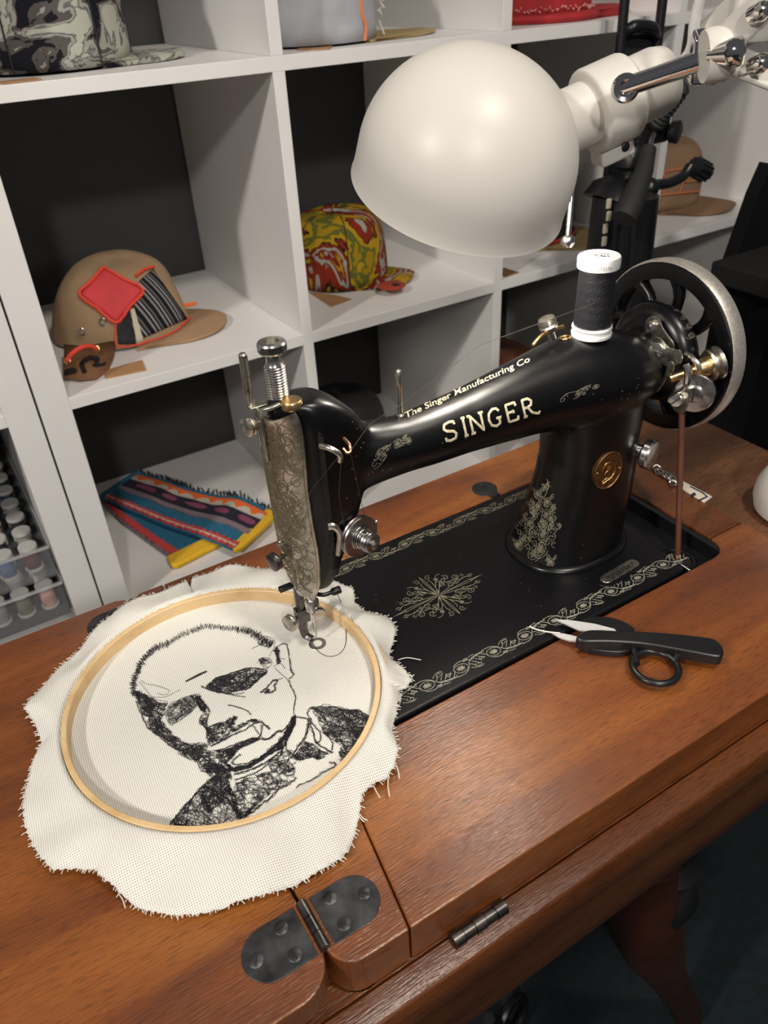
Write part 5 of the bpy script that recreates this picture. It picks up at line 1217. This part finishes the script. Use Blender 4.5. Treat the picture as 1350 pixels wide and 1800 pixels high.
# upper layer: from fold at left (178-250, 830-880) to yellow end (412-484, 905-970)
Af=edge([(182,880),(240,905),(300,930),(360,950),(412,972)],ZC+.016); Bf=edge([(246,836),(300,850),(330,862),(390,876),(425,878),(478,902)],ZC+.016)
zb=.006
strip('blue_field',Af,Bf,0,1,KM['bl'],SF,zb-.004,40,0.0,th=.004)
strip('red_zigzag_band',Af,Bf,.02,.13,KM['rd'],SF,zb+.0006,60,.02,22,0,.06)
strip('pale_band',Af,Bf,.05,.075,KM['wh'],SF,zb+.0012,60,.02,22)
strip('grey_band',Af,Bf,.36,.45,KM['gy'],SF,zb+.0006,40,.01,5)
strip('dark_band',Af,Bf,.47,.70,KM['dk'],SF,zb+.0006,60,.02,4,1,.03)
def loz(A,B):
    g=G(); P=[]
    for i in range(20):
        a=2*math.pi*i/20; u=.5+.5*math.cos(a); t=.585+.055*math.sin(a); P.append(A(u)+(B(u)-A(u))*t+V(0,0,zb+.005))
    g.add(P+[p-V(0,0,.003) for p in P],[tuple(range(20)),tuple(reversed(range(20,40)))]+[(i,(i+1)%20,20+(i+1)%20,20+i) for i in range(20)]); build('magenta_lozenge',g,KM['mg'],SF,smooth=False)
for k in range(5):
    u0_=.10+.19*k
    A2=lambda u,u0_=u0_:Af(u0_+.13*u); B2=lambda u,u0_=u0_:Bf(u0_+.13*u)
    loz(A2,B2)
strip('cream_band',Af,Bf,.70,.82,KM['wh'],SF,zb+.0006,60)
for k in range(9):
    u0_=.03+.105*k; A2=lambda u,u0_=u0_:Af(min(1,u0_+.10*u)); B2=lambda u,u0_=u0_:Bf(min(1,u0_+.10*u)); g=G()
    pts=[A2(0)+(B2(0)-A2(0))*.86,A2(1)+(B2(1)-A2(1))*.86,A2(.5)+(B2(.5)-A2(.5))*.72]; zz_=zb+.005
    g.add([p+V(0,0,zz_) for p in pts]+[p+V(0,0,zz_-.002) for p in pts],[(0,1,2),(5,4,3),(0,3,4,1),(1,4,5,2),(2,5,3,0)]); build('orange_triangle',g,KM['og'],SF,smooth=False)
strip('orange_band',Af,Bf,.83,.88,KM['og'],SF,zb+.0012,50,.0,9)
g=G()
for i in range(120):
    u=i/119
    if u<.25 and False: continue
    p=Bf(u)+V(0,0,zb); g.tube([p,p+V(r5.uniform(-.004,.004),r5.uniform(0,.010),r5.uniform(0,.008))],.0013,4)
build('dark_fringe',g,KM['dk'],SF)['kind']='stuff'
# lower layer, folded back under
A3=edge([(180,886),(215,920),(255,950),(297,980)],ZC+.002); B3=edge([(230,895),(290,905),(330,930),(375,950)],ZC+.002)
strip('under_field',A3,B3,0,1,KM['bl'],SF,.001,30,th=.006); strip('under_red_band',A3,B3,.02,.22,KM['rd'],SF,.0022,50,.03,14,0,.06,th=.006); strip('under_pale_band',A3,B3,-.02,.03,KM['gy'],SF,.0022,50,.01,14,th=.006)
def yel(px,z,name='yellow_end'):
    g=G(); q=[U(x,y,z) for x,y in px]; return build(name,G().prism([(p.x,p.y) for p in q],z,z+.010),KM['yl'],SF,bevel=.003,bseg=3)
yel([(294,985),(366,950),(392,955),(388,962),(312,1001),(302,1000)],ZC+.002); yel([(408,967),(470,900),(484,905),(482,918),(428,968),(412,975)],ZC+.014)
g=G().tube([Af(0)+V(0,0,.006),(Af(0)+Bf(0))/2+V(-.004,0,.004),Bf(0)+V(0,0,.006)],.008,10); build('fold_edge',g,KM['bl'],SF)
# ================================================================ CLEAR DRAWERS AND THREAD REELS
def drawer(label,zb_,zt_):
    x0,x1,y0,y1=-.420,-.134,.592,.945; w=.003
    t=thing('clear_drawer',(-.28,.77,zb_),label,'drawer','clear plastic thread drawers')
    build('drawer_bottom',G().box((x0,y0,zb_),(x1,y1,zb_+w)),CLEARP,t,smooth=False)
    build('drawer_front',G().box((x0,y0,zb_+w),(x1,y0+w,zt_)),CLEARP,t,smooth=False,bevel=.001)
    for a in ((x0,x0+w),(x1-w,x1)): build('drawer_side',G().box((a[0],y0+w,zb_+w),(a[1],y1,zt_)),CLEARP,t,smooth=False,bevel=.001)
    build('drawer_rim',G().box((x0,y0-.004,zt_-.004),(x1+.002,y0,zt_)).box((x1,y0,zt_-.004),(x1+.003,y1,zt_)),glass('clear_plastic_rim',(.55,.55,.56),.08,.40),t,smooth=False,bevel=.001)
    return t
drawer('upper clear plastic drawer full of thread reels in the far-left shelf',-.2680,-.2150); drawer('lower clear plastic drawer full of thread reels in the far-left shelf',-.3400,-.2800)
build('drawer_frame',G().box((-.422,.60,-.3405),(-.131,.95,ZC+.0005+.0165)) if 0 else G().box((-.422,.592,-.3570),(-.131,.95,-.3415)),CLEARP,thing('drawer_cabinet',(-.28,.77,ZC),'clear plastic cabinet base under the thread drawers in the far-left shelf','cabinet'),smooth=False)
REELW=mat('shaded_reel_plastic',(.42,.41,.39),.5)  # white reel plastic, darkened: shade inside the drawers is put into the colour
colors=[('black',(.012,.012,.014)),('slate blue',(.10,.14,.24)),('dark red-brown',(.10,.03,.03)),('dusty pink',(.50,.28,.22)),('navy',(.02,.03,.08)),('olive green',(.14,.14,.08)),('brown',(.14,.08,.05)),('grey',(.25,.24,.23)),('cream',(.6,.55,.45))]
tm={n_:mat('thread_'+n_.replace(' ','_').replace('-','_'),c_,.7,bump=.4,bscale=900) for n_,c_ in colors}
def reel(cname):
    t=thing('thread_reel',(0,0,0),cname+' thread reel','reel'); 
    build('reel_thread',G().lathe([(.0085,.003),(.0105,.004),(.0098,.033),(.008,.036)],(0,0,0),(0,0,1),20),tm[cname],t)
    build('reel_cap',G().lathe([(.0005,.0400),(.0125,.0400),(.0130,.0390),(.0130,.0350),(.0085,.0345)][::-1],(0,0,0),(0,0,1),24),REELW,t,ang=35)
    build('reel_foot',G().lathe([(.0130,0),(.0130,.0030),(.0085,.0035)],(0,0,0),(0,0,1),24),REELW,t,ang=35)
    return t
used={}
def place_reel(cname,x,y,z,label,group):
    if cname not in used: r=reel(cname); used[cname]=r; kids=None
    else:
        src=used[cname]; r=src.copy(); COL.objects.link(r)
        for ch in src.children:
            q=ch.copy(); COL.objects.link(q); q.parent=r
    r.location=(x,y,z); r.rotation_euler=(0,0,0); r['label']=label; r['group']=group; return r
rows=['nearest row','second row','third row','fourth row','fifth row','sixth row','seventh row']
cu=[('dark red-brown','slate blue'),('grey','black'),('black','grey'),('grey','navy'),('navy','black'),('black','brown'),('brown','grey')]
for i in range(7):
    y=.625+i*.045
    for j,cn in enumerate(cu[i]):
        place_reel(cn,-.158-.034*j,y,-.2648,'%s reel, %s of the upper drawer, %s'%(cn,rows[i],'at its right wall' if j==0 else 'second from right wall'),'thread reels in the upper drawer')
cl_=[('dusty pink','olive green','grey'),('cream','grey','brown'),('navy','black','slate blue')]
for i in range(3):
    for j,cn in enumerate(cl_[i]):
        place_reel(cn,-.156-.034*j,.625+i*.045,-.3368,'%s reel, %s of the lower drawer, %s'%(cn,rows[i],['at its right wall','second from right wall','third from right wall'][j]),'thread reels in the lower drawer')
# ================================================================ TRIPOD, TROLLEY, DARK FURNITURE
TR=thing('camera_tripod',(.75,.42,zF),'black camera tripod with pan handles standing behind the hand wheel','tripod')
ty_=.42
def T2(x,y,Y=ty_): return UY(x,y,Y)
topc=T2(1108,330)
build('column',G().cyl(T2(1120,240),T2(1100,345),.017,n=20),PLBLK,TR)
build('head_base',G().lathe([(.020,0),(.024,.004),(.024,.020),(.020,.026),(.020,.046)],T2(1110,268)-V(0,0,.02),(0,0,1),28),PLBLK,TR,ang=35)
build('head_body',G().obox(T2(1135,225),V(1,0,0),V(0,1,0),V(0,0,1),.030,.018,.020),PLBLK,TR,bevel=.005,bseg=3)
build('tilt_knob',G().lathe([(.013,0),(.015,.002),(.015,.010),(.011,.012)],T2(1158,228)+V(0,-.022,0),(.3,-1,0),28),PLBLK,TR,ang=35)
build('quick_release_plate',G().obox(T2(1080,247),V(.9,-.3,0),V(.3,.9,0),V(0,0,1),.030,.02,.005),PLBLK,TR,bevel=.002)
hg=[]; a_,b_=T2(1150,222,.40),T2(1180,180,.38); d=(b_-a_)
pr2=[(.010,0)]
for i in range(8): pr2+=[(.0125,.006+i*.0062),(.0105,.009+i*.0062)]
pr2+=[(.012,.058),(.006,.064)]
build('grip_handle',G().lathe(pr2,a_,d,20),RUBBER,TR,ang=20)
build('pan_rod',G().cyl(T2(1149,235,.39),T2(1140,262,.375),.0035,n=14),STEEL,TR)
build('pan_handle',G().tube([T2(1140,262,.375),T2(1132,300,.36),T2(1108,360,.335),T2(1096,385,.33)],[.0105,.0125,.0165,.0165],18),RUBBER,TR)
cr_=smooth_path([T2(1148,325,.40),T2(1175,322,.40),T2(1200,310,.40),T2(1214,292,.40)],5); CRK=build('crank_arm',G().tube(cr_,.0075,10),PLBLK,TR)
ck=T2(1220,292,.40); g=G(); g.lathe([(.012,0),(.0135,.003),(.0135,.030),(.012,.033)],ck,(T2(1250,308,.40)-ck),20)
for i in range(12):
    x_,y_,z_=frame(T2(1250,308,.40)-ck); a=2*math.pi*i/12; p=ck+x_*(.0135*math.cos(a))+y_*(.0135*math.sin(a)); g.cyl(p+z_*.003,p+z_*.030,.0018,n=6)
build('crank_knob',g,PLBLK,CRK,ang=30)
build('crank_hub',G().sphere(T2(1142,330,.40),.014,16),PLBLK,TR)
build('leg_collar',G().tube([T2(1102,318),T2(1095,335),T2(1085,360)],[.026,.045,.052],20),PLBLK,TR)
for k,(x0,x1) in enumerate([((1068,345),(1030,620)),((1098,350),(1072,640)),((1132,345),(1105,640))]):
    a_=T2(*x0,ty_-.02*k); b_=T2(*x1,ty_-.02*k); d=(b_-a_)
    foot=a_+d*((zF+.01-a_.z)/d.z)
    L_=build('leg',G().tube([a_,a_+(foot-a_)*.35,foot],[.021,.019,.014],12),PLBLK,TR)
    build('leg_lock',G().obox(a_+(foot-a_)*.36,V(1,0,0),V(0,1,0),V(0,0,1),.024,.022,.022),PLBLK,L_,bevel=.004)
g=G()
for (x,y) in [(1070,358),(1070,380),(1064,402),(1062,424)]: g.obox(T2(x,y,.375),V(1,0,0),V(0,1,0),V(0,0,1),.0035,.002,.0065)
build('leg_slots',g,mat('pale_slot',(.42,.38,.28),.6),TR,bevel=.001)
TW=thing('luggage_trolley',(.82,.52,zF),'black telescopic trolley handle rising behind the lamp socket','trolley')
yT=.52
for x0,x1 in (((1104,-60),(1078,215)),((1172,-60),(1140,210))):
    a_=UY(*x0,yT); b_=UY(*x1,yT); build('upright',G().tube([a_,b_,V(b_.x,b_.y,zF+.02)],.0072,10),PLBLK,TW)
cb_=smooth_path([UY(1100,60,yT),UY(1112,48,yT-.01),UY(1130,46,yT-.012),UY(1148,50,yT-.01),UY(1153,62,yT)],5); build('cross_handle',G().tube(cb_,.0085,10),PLBLK,TW)
p1,p2=UY(1096,62,yT+.01),UY(1152,62,yT+.01); build('back_panel',G().box((p1.x,yT+.004,zF+.0),(p2.x,yT+.02,p1.z)),mat('black_fabric_case',(.010,.010,.011),.8),TW,smooth=False,bevel=.003)
DS=thing('black_stand',(.95,.24,zF),'black stand with a ledge at the right edge, behind the table corner','stand')
a_,b_=UY(1352,300,.25),UY(1262,745,.25)
build('slanted_panel',G().prism([(p.x,p.z) for p in [UY(1370,290,.25),UY(1345,345,.25),UY(1300,470,.25),UY(1262,660,.25),UY(1255,800,.25),UY(1420,860,.25),UY(1500,500,.25)]],0,.02,V(0,.26,0),V(1,0,0),V(0,0,1),V(0,1,0)),mat('black_board',(.002,.002,.0025),.8,spec=.15),DS,smooth=False)
q=UY(1290,470,.22); build('ledge',G().box((q.x,.15,q.z-.028),(q.x+.22,.255,q.z)),mat('black_ledge',(.008,.008,.008),.8,spec=.2),DS,smooth=False,bevel=.003)
q2=UY(1305,520,.235); build('post',G().box((q2.x,.215,zF),(q2.x+.05,.25,q.z-.028)),mat('black_post',(.003,.003,.0035),.8,spec=.15),DS,smooth=False,bevel=.003)
# tidy: things without children-only flags
for o in list(bpy.data.objects):
    if o.type=='LIGHT': o['kind']='structure'
